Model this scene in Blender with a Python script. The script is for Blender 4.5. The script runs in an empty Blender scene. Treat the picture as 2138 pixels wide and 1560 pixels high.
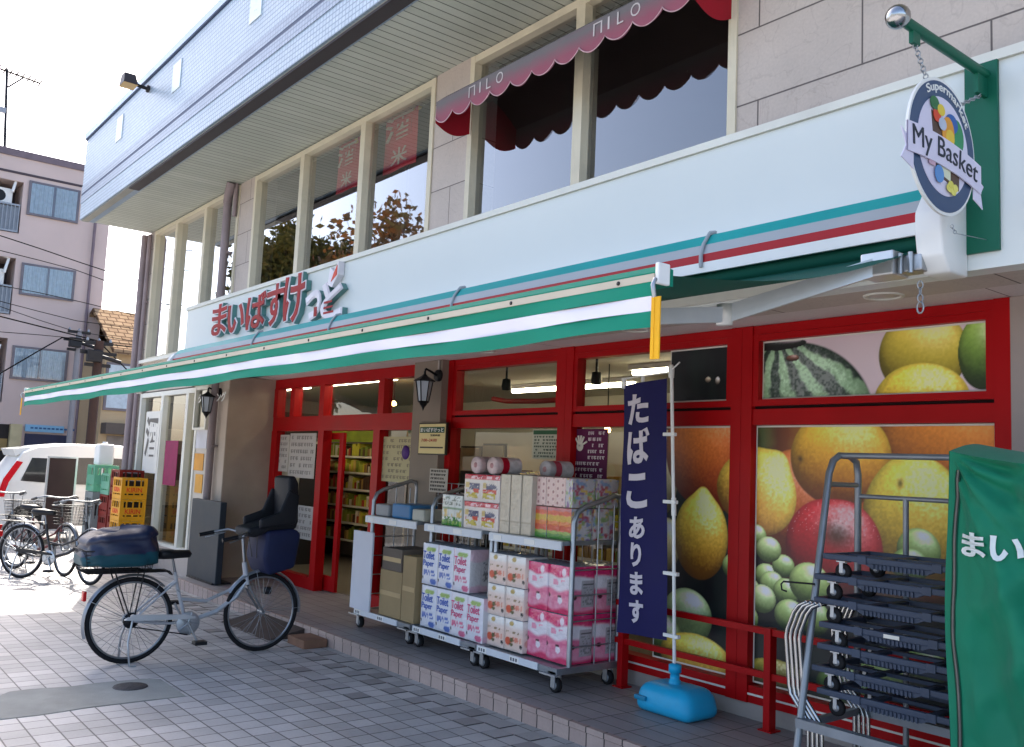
import bpy, math, random
import numpy as np
from mathutils import Vector, Matrix, noise as mnoise
random.seed(7); rng = np.random.default_rng(7)
SC = bpy.context.scene; COL = SC.collection
R = math.radians
# ------------------------------------------------------------------ camera
STEP = 0.12; HC = 1.55 + STEP
F_PX, YAW, PITCH, ROLL = 1894.19, R(-51.545), R(5.951), R(2.551)
_f = np.array([math.sin(YAW)*math.cos(PITCH), math.cos(YAW)*math.cos(PITCH), math.sin(PITCH)])
_r = np.array([math.cos(YAW), -math.sin(YAW), 0.]); _u = np.cross(_r, _f)
RT = _r*math.cos(ROLL)+_u*math.sin(ROLL); UP = -_r*math.sin(ROLL)+_u*math.cos(ROLL); FW = _f
cam = bpy.data.cameras.new('camera'); co = bpy.data.objects.new('camera', cam); COL.objects.link(co)
co.matrix_world = Matrix(((RT[0],UP[0],-FW[0],0),(RT[1],UP[1],-FW[1],0),(RT[2],UP[2],-FW[2],HC),(0,0,0,1)))
cam.sensor_fit = 'HORIZONTAL'; cam.sensor_width = 36; cam.lens = F_PX/2138*36; cam.clip_start = .05; cam.clip_end = 900
SC.camera = co
# survey helpers: a point of the photo measured on a known plane of the place
def _ray(x, y): return RT*((x-1069)/F_PX) - UP*((y-780)/F_PX) + FW
def onY(x, y, Y): d = _ray(x,y); t = Y/d[1]; return Vector((d[0]*t, Y, HC+d[2]*t))
def onX(x, y, X): d = _ray(x,y); t = X/d[0]; return Vector((X, d[1]*t, HC+d[2]*t))
def onZ(x, y, Z): d = _ray(x,y); t = (Z-HC)/d[2]; return Vector((d[0]*t, d[1]*t, Z))
# ------------------------------------------------------------------ light
SUN_EL = R(44); SUN_DIR = Vector((-.943*math.cos(SUN_EL), .334*math.cos(SUN_EL), math.sin(SUN_EL)))
w = bpy.data.worlds.new('World'); SC.world = w; w.use_nodes = True
nt = w.node_tree; bg = nt.nodes['Background']
sky = nt.nodes.new('ShaderNodeTexSky'); sky.sky_type = 'NISHITA'; sky.sun_disc = False
sky.sun_elevation = SUN_EL; sky.sun_rotation = math.atan2(SUN_DIR.x, SUN_DIR.y)
sky.air_density = .75; sky.dust_density = 3.0; sky.ozone_density = .2
nt.links.new(sky.outputs[0], bg.inputs[0]); bg.inputs[1].default_value = .15
sl = bpy.data.lights.new('sun', 'SUN'); sl.energy = 3.2; sl.angle = R(.5); sl.color = (1, .94, .85)
so = bpy.data.objects.new('sun', sl); COL.objects.link(so); so.rotation_euler = SUN_DIR.to_track_quat('Z','Y').to_euler()
vs = SC.view_settings; vs.view_transform = 'Standard'; vs.look = 'None'; vs.exposure = 1.88; vs.gamma = 1
# ------------------------------------------------------------------ colour / material helpers
def lin(c): return c/12.92 if c <= .04045 else ((c+.055)/1.055)**2.4
def H(s): s = s.lstrip('#'); return tuple(lin(int(s[i:i+2],16)/255) for i in (0,2,4))
MATS = {}
def mat(name, col, rough=.6, metal=0., var=.12, vscale=3., bump=0., bscale=60., spec=.28, emit=0., trans=0., sheen=0., dirt=0.):
    if name in MATS: return MATS[name]
    if isinstance(col, str): col = H(col)
    m = bpy.data.materials.new(name); m.use_nodes = True; t = m.node_tree; b = t.nodes['Principled BSDF']
    b.inputs['Roughness'].default_value = rough; b.inputs['Metallic'].default_value = metal
    b.inputs['Specular IOR Level'].default_value = spec
    if sheen: b.inputs['Sheen Weight'].default_value = sheen
    tc = t.nodes.new('ShaderNodeTexCoord')
    if var:
        n = t.nodes.new('ShaderNodeTexNoise'); n.inputs['Scale'].default_value = vscale; n.inputs['Detail'].default_value = 6
        t.links.new(tc.outputs['Object'], n.inputs['Vector'])
        rp = t.nodes.new('ShaderNodeValToRGB'); rp.color_ramp.elements[0].position = .3; rp.color_ramp.elements[1].position = .7
        rp.color_ramp.elements[0].color = tuple(max(0,c*(1-var)) for c in col)+(1,)
        rp.color_ramp.elements[1].color = tuple(min(1,c*(1+var)) for c in col)+(1,)
        t.links.new(n.outputs[0], rp.inputs[0]); out = rp.outputs[0]
        if dirt:
            n2 = t.nodes.new('ShaderNodeTexNoise'); n2.inputs['Scale'].default_value = 1.3; n2.inputs['Detail'].default_value = 8; n2.inputs['Roughness'].default_value = .7
            t.links.new(tc.outputs['Object'], n2.inputs['Vector'])
            r2 = t.nodes.new('ShaderNodeMapRange'); r2.inputs[1].default_value = .5; r2.inputs[2].default_value = .75; r2.inputs[4].default_value = dirt
            t.links.new(n2.outputs[0], r2.inputs[0])
            mx = t.nodes.new('ShaderNodeMixRGB'); mx.inputs[2].default_value = (.09,.08,.07,1)
            t.links.new(r2.outputs[0], mx.inputs[0]); t.links.new(out, mx.inputs[1]); out = mx.outputs[0]
        t.links.new(out, b.inputs['Base Color'])
        r3 = t.nodes.new('ShaderNodeMapRange'); r3.inputs[3].default_value = max(0,rough-.08); r3.inputs[4].default_value = min(1,rough+.1)
        t.links.new(n.outputs[0], r3.inputs[0]); t.links.new(r3.outputs[0], b.inputs['Roughness'])
    else: b.inputs['Base Color'].default_value = tuple(col)+(1,)
    if bump:
        nb = t.nodes.new('ShaderNodeTexNoise'); nb.inputs['Scale'].default_value = bscale; nb.inputs['Detail'].default_value = 4
        t.links.new(tc.outputs['Object'], nb.inputs['Vector'])
        bp = t.nodes.new('ShaderNodeBump'); bp.inputs['Strength'].default_value = bump; bp.inputs['Distance'].default_value = .01
        t.links.new(nb.outputs[0], bp.inputs['Height']); t.links.new(bp.outputs[0], b.inputs['Normal'])
    if emit:
        b.inputs['Emission Color'].default_value = tuple(col)+(1,); b.inputs['Emission Strength'].default_value = emit
    if trans: b.inputs['Transmission Weight'].default_value = trans
    MATS[name] = m; return m
def printed(name='printed_colour', rough=.45, bump=0., spec=.5):
    if name in MATS: return MATS[name]
    m = bpy.data.materials.new(name); m.use_nodes = True; t = m.node_tree; b = t.nodes['Principled BSDF']
    a = t.nodes.new('ShaderNodeAttribute'); a.attribute_name = 'Col'; t.links.new(a.outputs['Color'], b.inputs['Base Color'])
    b.inputs['Roughness'].default_value = rough; b.inputs['Specular IOR Level'].default_value = spec
    if bump:
        nb = t.nodes.new('ShaderNodeTexNoise'); nb.inputs['Scale'].default_value = 25; tc = t.nodes.new('ShaderNodeTexCoord'); t.links.new(tc.outputs['Object'], nb.inputs['Vector'])
        bp = t.nodes.new('ShaderNodeBump'); bp.inputs['Strength'].default_value = bump; bp.inputs['Distance'].default_value = .01
        t.links.new(nb.outputs[0], bp.inputs['Height']); t.links.new(bp.outputs[0], b.inputs['Normal'])
    MATS[name] = m; return m
def glass(name, tint=(.8,.85,.83), gl=1.0, ripple=.0):
    if name in MATS: return MATS[name]
    m = bpy.data.materials.new(name); m.use_nodes = True; t = m.node_tree; t.nodes.clear()
    o = t.nodes.new('ShaderNodeOutputMaterial'); mx = t.nodes.new('ShaderNodeMixShader')
    tr = t.nodes.new('ShaderNodeBsdfTransparent'); tr.inputs[0].default_value = tuple(tint)+(1,)
    g = t.nodes.new('ShaderNodeBsdfGlossy'); g.inputs['Roughness'].default_value = .015
    fr = t.nodes.new('ShaderNodeFresnel'); fr.inputs[0].default_value = 1.5
    mt = t.nodes.new('ShaderNodeMath'); mt.operation = 'MULTIPLY'; mt.inputs[1].default_value = 1.8*gl; mt.use_clamp = True
    t.links.new(fr.outputs[0], mt.inputs[0]); t.links.new(mt.outputs[0], mx.inputs[0])
    if ripple:
        nb = t.nodes.new('ShaderNodeTexNoise'); nb.inputs['Scale'].default_value = 1.6; tc = t.nodes.new('ShaderNodeTexCoord'); t.links.new(tc.outputs['Object'], nb.inputs['Vector'])
        bp = t.nodes.new('ShaderNodeBump'); bp.inputs['Strength'].default_value = ripple; bp.inputs['Distance'].default_value = .01
        t.links.new(nb.outputs[0], bp.inputs['Height']); t.links.new(bp.outputs[0], g.inputs['Normal'])
    t.links.new(tr.outputs[0], mx.inputs[1]); t.links.new(g.outputs[0], mx.inputs[2]); t.links.new(mx.outputs[0], o.inputs[0])
    MATS[name] = m; return m
def tilemat(name, c1, c2, mortar, sx, sz, msize, plane='xz', rough=.5, off=(0,0), stagger=0., bump=.3, spread=0., vein=0., stain=.25, spec=.35):
    """procedural tiles from the world position; plane picks the two axes used"""
    if name in MATS: return MATS[name]
    m = bpy.data.materials.new(name); m.use_nodes = True; t = m.node_tree; b = t.nodes['Principled BSDF']
    geo = t.nodes.new('ShaderNodeNewGeometry'); sep = t.nodes.new('ShaderNodeSeparateXYZ'); t.links.new(geo.outputs['Position'], sep.inputs[0])
    cmb = t.nodes.new('ShaderNodeCombineXYZ')
    for i, ax in enumerate(plane):
        a = t.nodes.new('ShaderNodeMath'); a.operation = 'ADD'; a.inputs[1].default_value = 400*(sx,sz)[i] - off[i]
        t.links.new(sep.outputs['XYZ'['xyz'.index(ax)]], a.inputs[0]); t.links.new(a.outputs[0], cmb.inputs[i])
    br = t.nodes.new('ShaderNodeTexBrick'); br.offset = stagger; br.squash = 1
    br.inputs['Scale'].default_value = 1; br.inputs['Brick Width'].default_value = sx; br.inputs['Row Height'].default_value = sz
    br.inputs['Mortar Size'].default_value = msize; br.inputs['Mortar Smooth'].default_value = .3; br.inputs['Bias'].default_value = spread
    br.inputs['Color1'].default_value = H(c1)+(1,); br.inputs['Color2'].default_value = H(c2)+(1,); br.inputs['Mortar'].default_value = H(mortar)+(1,)
    t.links.new(cmb.outputs[0], br.inputs['Vector'])
    n = t.nodes.new('ShaderNodeTexNoise'); n.inputs['Scale'].default_value = 1.1; n.inputs['Detail'].default_value = 8; n.inputs['Roughness'].default_value = .65
    t.links.new(geo.outputs['Position'], n.inputs['Vector'])
    mr = t.nodes.new('ShaderNodeMapRange'); mr.inputs[1].default_value = .3; mr.inputs[2].default_value = .7; mr.inputs[3].default_value = 1-stain; mr.inputs[4].default_value = 1+stain*.5
    t.links.new(n.outputs[0], mr.inputs[0])
    n3 = t.nodes.new('ShaderNodeTexNoise'); n3.inputs['Scale'].default_value = 60; n3.inputs['Detail'].default_value = 3; t.links.new(geo.outputs['Position'], n3.inputs['Vector'])
    m3 = t.nodes.new('ShaderNodeMapRange'); m3.inputs[3].default_value = .88; m3.inputs[4].default_value = 1.12; t.links.new(n3.outputs[0], m3.inputs[0])
    ml = t.nodes.new('ShaderNodeMath'); ml.operation = 'MULTIPLY'; t.links.new(mr.outputs[0], ml.inputs[0]); t.links.new(m3.outputs[0], ml.inputs[1])
    mx = t.nodes.new('ShaderNodeMixRGB'); mx.blend_type = 'MULTIPLY'; mx.inputs[0].default_value = 1
    t.links.new(br.outputs[0], mx.inputs[1]); t.links.new(ml.outputs[0], mx.inputs[2])
    out = mx.outputs[0]
    if vein:
        nv = t.nodes.new('ShaderNodeTexNoise'); nv.inputs['Scale'].default_value = 2.2; nv.inputs['Detail'].default_value = 5; nv.inputs['Distortion'].default_value = 2.5
        t.links.new(geo.outputs['Position'], nv.inputs['Vector'])
        s1 = t.nodes.new('ShaderNodeMath'); s1.operation = 'SUBTRACT'; s1.inputs[1].default_value = .5; t.links.new(nv.outputs[0], s1.inputs[0])
        s2 = t.nodes.new('ShaderNodeMath'); s2.operation = 'ABSOLUTE'; t.links.new(s1.outputs[0], s2.inputs[0])
        s3 = t.nodes.new('ShaderNodeMapRange'); s3.inputs[1].default_value = 0; s3.inputs[2].default_value = .018; s3.inputs[3].default_value = vein; s3.inputs[4].default_value = 0; t.links.new(s2.outputs[0], s3.inputs[0])
        mv = t.nodes.new('ShaderNodeMixRGB'); mv.inputs[2].default_value = H('#6b5a56')+(1,); t.links.new(s3.outputs[0], mv.inputs[0]); t.links.new(out, mv.inputs[1]); out = mv.outputs[0]
    t.links.new(out, b.inputs['Base Color'])
    b.inputs['Roughness'].default_value = rough; b.inputs['Specular IOR Level'].default_value = spec
    bp = t.nodes.new('ShaderNodeBump'); bp.inputs['Strength'].default_value = bump; bp.inputs['Distance'].default_value = .004; bp.invert = True
    t.links.new(br.outputs['Fac'], bp.inputs['Height']); t.links.new(bp.outputs[0], b.inputs['Normal'])
    MATS[name] = m; return m
# ------------------------------------------------------------------ mesh helpers
class MB:
    def __init__(s): s.v=[]; s.f=[]; s.m=[]; s.s=[]; s.c=[]; s.mats=[]; s.hascol=False
    def mi(s, m):
        if m not in s.mats: s.mats.append(m)
        return s.mats.index(m)
    def add(s, vs, fs, m, smooth=False, cols=None):
        o = len(s.v); s.v += [tuple(p) for p in vs]; k = s.mi(m)
        if cols is None: s.c += [(1,1,1)]*len(vs)
        else: s.c += [tuple(c) for c in cols]; s.hascol = True
        for f in fs: s.f.append(tuple(i+o for i in f)); s.m.append(k); s.s.append(smooth)
        return s
    def box(s, a, b, m, bev=0.):
        x0,y0,z0 = (min(a[i],b[i]) for i in range(3)); x1,y1,z1 = (max(a[i],b[i]) for i in range(3))
        if bev <= 0:
            vs=[(x0,y0,z0),(x1,y0,z0),(x1,y1,z0),(x0,y1,z0),(x0,y0,z1),(x1,y0,z1),(x1,y1,z1),(x0,y1,z1)]
            return s.add(vs,[(0,3,2,1),(4,5,6,7),(0,1,5,4),(1,2,6,5),(2,3,7,6),(3,0,4,7)],m)
        r = min(bev,(x1-x0)/2.01,(y1-y0)/2.01,(z1-z0)/2.01); import bmesh
        bm = bmesh.new(); bmesh.ops.create_cube(bm,size=1)
        for v in bm.verts: v.co = ((x0+x1)/2+v.co.x*(x1-x0),(y0+y1)/2+v.co.y*(y1-y0),(z0+z1)/2+v.co.z*(z1-z0))
        bmesh.ops.bevel(bm,geom=bm.edges[:],offset=r,segments=2,affect='EDGES',profile=.6)
        bm.verts.index_update(); s.add([v.co[:] for v in bm.verts],[[v.index for v in f.verts] for f in bm.faces],m,False); bm.free(); return s
    def tube(s, pts, r, m, n=8, close=False, cap=True, rads=None):
        P=[Vector(p) for p in pts]; k=len(P); vs=[]; fs=[]; up=None
        for i,p in enumerate(P):
            if close: d=P[(i+1)%k]-P[i-1]
            else: d=P[min(i+1,k-1)]-P[max(i-1,0)]
            if d.length<1e-9: d=Vector((0,0,1))
            d.normalize()
            if up is None:
                up = Vector((0,0,1)) if abs(d.z)<.9 else Vector((1,0,0))
            a=(up-d*up.dot(d))
            if a.length<1e-4: a=d.orthogonal()
            a.normalize(); b=d.cross(a); up=a; rr=rads[i] if rads else r
            for j in range(n):
                t=2*math.pi*j/n; vs.append(p+a*(math.cos(t)*rr)+b*(math.sin(t)*rr))
        for i in range(k if close else k-1):
            q=(i+1)%k
            for j in range(n): fs.append((i*n+j,i*n+(j+1)%n,q*n+(j+1)%n,q*n+j))
        s.add(vs,fs,m,True)
        if cap and not close: s.add(vs[:n],[tuple(range(n))[::-1]],m); s.add(vs[-n:],[tuple(range(n))],m)
        return s
    def lathe(s, prof, m, origin=(0,0,0), axis='z', n=20, smooth=True):
        vs=[];fs=[];k=len(prof)
        for j in range(n):
            t=2*math.pi*j/n;c,sn=math.cos(t),math.sin(t)
            for (r,h) in prof:
                p={'z':(r*c,r*sn,h),'x':(h,r*c,r*sn),'y':(r*sn,h,r*c)}[axis]; vs.append((p[0]+origin[0],p[1]+origin[1],p[2]+origin[2]))
        for j in range(n):
            q=(j+1)%n
            for i in range(k-1): fs.append((j*k+i,q*k+i,q*k+i+1,j*k+i+1))
        return s.add(vs,fs,m,smooth)
    def prism(s, poly, h0, h1, m, axis='y', smooth=False):
        """polygon (a,b) extruded along axis: y -> (a,h,b); x -> (h,a,b); z -> (a,b,h)"""
        f={'y':lambda a,b,h:(a,h,b),'x':lambda a,b,h:(h,a,b),'z':lambda a,b,h:(a,b,h)}[axis]; n=len(poly)
        vs=[f(a,b,h0) for a,b in poly]+[f(a,b,h1) for a,b in poly]
        s.add(vs,[tuple(range(n)),tuple(range(2*n-1,n-1,-1))],m)
        return s.add(vs,[(i,i+n,(i+1)%n+n,(i+1)%n) for i in range(n)],m,smooth)
    def rprism(s, poly, h0, h1, m, bev=.03, seg=3, axis='y'):
        import bmesh
        t=MB(); t.prism(poly,h0,h1,m,axis); bm=bmesh.new(); vv=[bm.verts.new(p) for p in t.v[:2*len(poly)]]; n=len(poly)
        bm.faces.new(vv[:n]); bm.faces.new(vv[n:][::-1])
        for i in range(n): bm.faces.new((vv[i],vv[i+n],vv[(i+1)%n+n],vv[(i+1)%n]))
        bmesh.ops.recalc_face_normals(bm,faces=bm.faces[:]); bmesh.ops.bevel(bm,geom=bm.edges[:],offset=bev,segments=seg,affect='EDGES',profile=.5,clamp_overlap=True); bm.verts.index_update()
        s.add([v.co[:] for v in bm.verts],[[v.index for v in f.verts] for f in bm.faces],m,True); bm.free(); return s
    def grid(s, fn, nu, nv, m, smooth=True, cfn=None):
        u,v=np.meshgrid(np.linspace(0,1,nu),np.linspace(0,1,nv)); u=u.ravel(); v=v.ravel()
        P=fn(u,v); vs=np.stack([np.broadcast_to(np.asarray(q,float),u.shape) for q in P],1)
        fs=[(j*nu+i,j*nu+i+1,(j+1)*nu+i+1,(j+1)*nu+i) for j in range(nv-1) for i in range(nu-1)]
        return s.add(vs.tolist(),fs,m,smooth,None if cfn is None else cfn(u,v).tolist())
    def text(s, body, origin, xd, zd, w, h, m, depth=.002, offset=0., size=None):
        vs,fs=text_geo(body,round(offset,4)); x=Vector(xd); z=Vector(zd); nrm=x.cross(z); o=Vector(origin)
        mx=max(v[0] for v in vs); my=max(v[1] for v in vs); sx=w/mx; sy=(h/my if h else sx)
        return s.add([o+x*(v[0]*sx)+z*(v[1]*sy)+nrm*(v[2]*depth) for v in vs],fs,m)
    def build(s, name, parent=None, loc=None):
        me=bpy.data.meshes.new(name); me.from_pydata(s.v,[],s.f)
        for mm in s.mats: me.materials.append(mm)
        me.polygons.foreach_set('material_index',s.m); me.polygons.foreach_set('use_smooth',s.s)
        if s.hascol:
            a=me.color_attributes.new('Col','FLOAT_COLOR','POINT'); arr=np.ones((len(s.c),4),np.float32); arr[:,:3]=np.array(s.c); a.data.foreach_set('color',arr.ravel())
        me.update(); o=bpy.data.objects.new(name,me); COL.objects.link(o)
        if parent: o.parent=parent
        if loc: o.location=loc
        return o
_TG={}
def text_geo(body, offset=0.):
    k=(body,offset)
    if k in _TG: return _TG[k]
    c=bpy.data.curves.new('t','FONT'); c.body=body; c.extrude=.5; c.offset=offset; c.resolution_u=3
    o=bpy.data.objects.new('t',c); COL.objects.link(o); bpy.context.view_layer.update()
    me=bpy.data.meshes.new_from_object(o.evaluated_get(bpy.context.evaluated_depsgraph_get()))
    vs=[v.co.copy() for v in me.vertices]; fs=[tuple(p.vertices) for p in me.polygons]
    bpy.data.objects.remove(o); bpy.data.meshes.remove(me); bpy.data.curves.remove(c)
    mn=Vector((min(v.x for v in vs),min(v.y for v in vs),0)); vs=[v-mn for v in vs]
    _TG[k]=(vs,fs); return _TG[k]
def tag(o, label, cat, group=None, kind=None):
    o['label']=label
    if cat: o['category']=cat
    if group: o['group']=group
    if kind: o['kind']=kind
    return o
def thing(name, label, cat, loc=(0,0,0), rz=0., group=None):
    o=bpy.data.objects.new(name,None); COL.objects.link(o); o.location=loc; o.rotation_euler=(0,0,rz); o.empty_display_size=.1
    return tag(o,label,cat,group)
def copy_tree(o, parent=None):
    c=o.copy(); COL.objects.link(c)
    if parent: c.parent=parent
    for ch in [q for q in o.children]: copy_tree(ch,c)
    return c
def dup(o, label, loc, rz=None, group=None):
    c=copy_tree(o); c['label']=label; c.location=loc
    if rz is not None: c.rotation_euler=(0,0,rz)
    if group: c['group']=group
    return c
def structure(mb, name, label): return tag(mb.build(name),label,None,None,'structure')
def fnoise(u, v, s=1., seed=0, oct=3):
    """cheap smooth value noise, vectorised"""
    out=0; amp=1; tot=0
    for k in range(oct):
        rg=np.random.default_rng(seed*31+k); T=rg.random((64,64)); x=u*s*2**k; y=v*s*2**k
        xi=np.floor(x).astype(int); yi=np.floor(y).astype(int); fx=x-xi; fy=y-yi; fx=fx*fx*(3-2*fx); fy=fy*fy*(3-2*fy)
        a=T[xi%64,yi%64]; b=T[(xi+1)%64,yi%64]; c=T[xi%64,(yi+1)%64]; d=T[(xi+1)%64,(yi+1)%64]
        out=out+amp*((a*(1-fx)+b*fx)*(1-fy)+(c*(1-fx)+d*fx)*fy); tot+=amp; amp*=.5
    return out/tot
def woff(o):
    t=Vector((0,0,0))
    while o: t+=o.location; o=o.parent
    return t
def wpart(mb, name, parent, label=None):
    """a part written in world coordinates under an unrotated thing"""
    d=woff(parent); mb.v=[(x-d.x,y-d.y,z-d.z) for x,y,z in mb.v]
    o=mb.build(name,parent)
    if label: o['label']=label
    return o
# ------------------------------------------------------------------ materials
M_pave=tilemat('paving_tiles','#a5a2a0','#bfbbb8','#605d5b',.155,.155,.0055,'xy',.5,(-5.495,2.222),0,.4,0,stain=.22)
M_dark=tilemat('paving_dark_tiles','#8d8885','#b0acaa','#575352',.155,.155,.0055,'xy',.6,(-5.495,2.222),0,.4,-.1,stain=.2)
M_step=tilemat('step_tiles','#928a88','#9c9492','#5a5452',.31,.155,.005,'xy',.5,(-5.5,4.0),0,.4,0,stain=.2)
M_kerb=tilemat('kerb_tiles','#a58f86','#b39e94','#453d3a',.155,.5,.006,'xz',.6,(-6.32,-.3),0,.4,0,stain=.25)
M_wall=tilemat('stone_panels','#b8aca2','#beb3a9','#625a56',1.38,.47,.006,'xz',.6,(-3.3,3.98),.5,.5,0,vein=.16,stain=.14)
M_pier=tilemat('pier_panels','#b5a99f','#beb2a8','#6d6460',.62,.42,.005,'xz',.6,(-6.93,3.75),.5,.5,0,vein=.12,stain=.14)
M_mosaic=tilemat('mosaic_tiles','#9db0bf','#a9bac8','#6c7e92',.06,.05,.006,'xz',.35,(0,5.3),0,.3,0,stain=.10)
M_mosaic_y=tilemat('mosaic_tiles_end','#9db0bf','#a9bac8','#6c7e92',.06,.05,.006,'yz',.35,(0,5.3),0,.3,0,stain=.10)
M_mosdark=tilemat('mosaic_dark','#8494a8','#8f9fb2','#616f84',.06,.05,.006,'xz',.35,(0,5.3),0,.3,0,stain=.08)
M_soffit=tilemat('soffit_planks','#aeb2a6','#b8bbb0','#5f625b',.105,40,.007,'xy',.5,(0,0),0,.5,0,stain=.08)
M_ceil=tilemat('lower_soffit_boards','#cdc3bf','#d2c8c4','#7a706c',1.8,.9,.005,'xy',.7,(-2.1,4.4),0,.3,0,stain=.10)
M_cream=mat('cream_frame','#cfc6ae',.4,.0,.06,2,dirt=.25)
M_white=mat('fascia_white','#d2d7d3',.35,0,.02,1.2,bump=.02,bscale=3)
M_trim=mat('trim_offwhite','#d9d8cd',.45,0,.06,2,dirt=.15)
M_red=mat('red_paint',(.37,.003,.005),.4,0,.10,2.5,bump=.03,bscale=40,spec=.15)
M_black=mat('black_metal','#15161a',.45,0,.2,8)
M_blackpl=mat('black_plastic','#26282e',.55,0,.2,8,bump=.08,bscale=200)
M_rubber=mat('rubber','#1c1c1e',.8,0,.2,10,bump=.2,bscale=150)
M_chrome=mat('chrome','#a8a8a8',.18,1.,.05,6)
M_steel=mat('galvanised','#a8acb0',.42,.85,.12,12,bump=.04,bscale=60)
M_grey=mat('grey_tube','#8b8f94',.42,.5,.1,8)
M_alu=mat('aluminium','#c9cbcd',.35,.6,.06,5)
M_whitepl=mat('white_plastic','#e4e4e0',.4,0,.04,3)
M_paper=mat('paper','#dcd8cd',.8,0,.05,4)
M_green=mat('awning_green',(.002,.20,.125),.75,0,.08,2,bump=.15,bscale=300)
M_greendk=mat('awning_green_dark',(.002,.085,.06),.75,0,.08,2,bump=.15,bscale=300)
M_stripe=mat('awning_white','#dcd8e2',.75,0,.04,2,bump=.15,bscale=300)
M_teal=mat('teal_strip','#1f9c9a',.4,0,.05,2)
M_greystrip=mat('grey_strip','#a3a8ab',.45,0,.05,2)
M_redstrip=mat('red_strip','#a80c1a',.4,0,.06,2)
M_pipe=mat('pipe_paint','#8d7f80',.5,0,.12,3,dirt=.2)
M_dim=mat('interior_wall','#b9b3a3',.8,0,.08,1)
M_dimfl=mat('interior_floor','#6b655c',.5,0,.1,2)
M_upint=mat('upper_room','#6b5d55',.8,0,.1,1)
M_gl_up=glass('upper_glass',(.88,.88,.88),2.6)
M_gl_sh=glass('shop_glass',(.80,.83,.80),.75)
M_lampem=mat('tube_light','#fff0cf',.5,0,0,emit=7.)
M_bulb=mat('warm_bulb','#ffcf80',.5,0,0,emit=9.)
M_print=printed()
# ------------------------------------------------------------------ ground
g=MB(); g.box((-400,-400,-.3),(400,400,-.012),mat('asphalt','#84817d',.85,0,.25,.5,bump=.3,bscale=90)); structure(g,'ground','grey asphalt ground of the surrounding streets')
g=MB(); g.box((-16.6,-14,-.1),(6,4.6,0),M_pave); structure(g,'plaza_paving','small square grey paving tiles of the forecourt')
# band of mixed dark tiles beside the kerb
g=MB(); k=0
for i in range(0,64):
    for j in range(0,7):
        if (i+j)%2==0 and j in (3,4,5,6) and (j>4 or rng.random()<.35) and not (j==4 and i%3): 
            x0=-12.005+.155*i+.004; y0=2.842+.155*j+.004
            g.box((x0,y0,-.02),(x0+.147,y0+.147,.004),M_dark)
structure(g,'dark_paving_tiles','darker grey paving tiles checkered along the kerb')
pp=[(-20,1330),(0,1325),(40,1441),(60,1441)]
pp=[onZ(x,y,.004) for x,y in ((-400,1455),(0,1452),(20,1444),(60,1439),(150,1433),(200,1426),(300,1417),(335,1418),(388,1453),(290,1464),(190,1476),(140,1484),(80,1493),(0,1502),(-400,1535))]
g=MB(); g.prism([(p.x,p.y) for p in pp],-.02,.0045,mat('patch_concrete','#92928c',.9,0,.16,3,bump=.3,bscale=70,dirt=.3),'z'); structure(g,'concrete_patch','smooth grey green concrete patch across the paving tiles')
c=onZ(272,1434,.004); g=MB(); g.lathe([(.001,.012),(.10,.012),(.105,.010),(.115,.010),(.12,.004)],mat('cast_iron','#4a494b',.6,.6,.3,20,bump=.6,bscale=60),(c.x,c.y,0)); tag(g.build('manhole_lid'),'small round iron drain lid at the edge of the concrete patch','manhole lid')
# raised step in front of the shop
g=MB()
g.box((-11.6,4.03,-.1),(4,9.9,STEP-.001),M_step)
g.box((-11.6,4.0,-.1),(4,4.03,STEP-.038),M_kerb); g.box((-11.6,3.994,STEP-.034),(4,4.03,STEP),M_kerb)
g.box((-11.6,4.004,STEP-.04),(4,4.03,STEP-.032),mat('joint','#4b4442',.9))
structure(g,'step_platform','raised tiled step along the shop front with a pinkish kerb')
g=MB(); g.prism([(3.62,0),(4.0,0),(4.0,.085)],-9.1,-8.0,mat('ramp_rubber','#4a3f3a',.8,0,.2,6,bump=.3,bscale=90),'x'); tag(g.build('kerb_ramp'),'small dark wedge ramp against the kerb in front of the shop door','kerb ramp')
g=MB(); g.box((-7.83,3.75,0),(-7.5,3.98,.075),mat('brown_block','#7a5a48',.8,0,.25,6),.008); tag(g.build('step_block'),'low brown block on the paving against the kerb','block')
# ------------------------------------------------------------------ the shop building
WP=4.45; GY=5.07; FY=4.32; ZS=2.70; X0=-15.6; XR=4.0
B=thing('shop_building','two storey shop building with red framed shopfront, white fascia and blue tiled overhang','building',(-7,4.6,0))
def P(mb,name,par=B,label=None): return wpart(mb,name,par,label)
m=MB()
m.box((-15.6,WP,0),(-15.22,WP+.3,5.3),M_pier); m.box((-11.62,WP,2.7),(-11.12,WP+.3,5.3),M_pier); m.box((-6.93,WP,2.7),(-6.37,WP+.3,5.3),M_pier)
m.box((-3.46,WP,2.7),(XR,WP+.3,5.3),M_wall)
m.box((-15.22,WP,2.62),(-12.9,WP+.3,3.10),M_pier); m.box((-12.9,WP+.02,2.7),(-3.46,WP+.3,3.70),M_pier)
m.box((-15.6,WP+.3,0),(-15.3,11.7,5.3),M_pier); m.box((XR-.3,WP+.3,0),(XR,11.7,5.3),M_pier); m.box((-15.6,11.7,0),(XR,12,5.3),M_pier)
P(m,'wall')
m=MB(); m.box((-15.58,4.6,2.78),(XR-.02,11.7,3.02),M_upint); m.box((-15.29,9.3,3.02),(XR-.31,9.4,5.25),M_upint)
m.box((-15.29,4.76,3.021),(-15.25,9.3,5.25),M_upint); m.box((-11.6,4.76,3.021),(-11.3,9.3,5.25),M_upint); P(m,'floor_slab')
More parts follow.
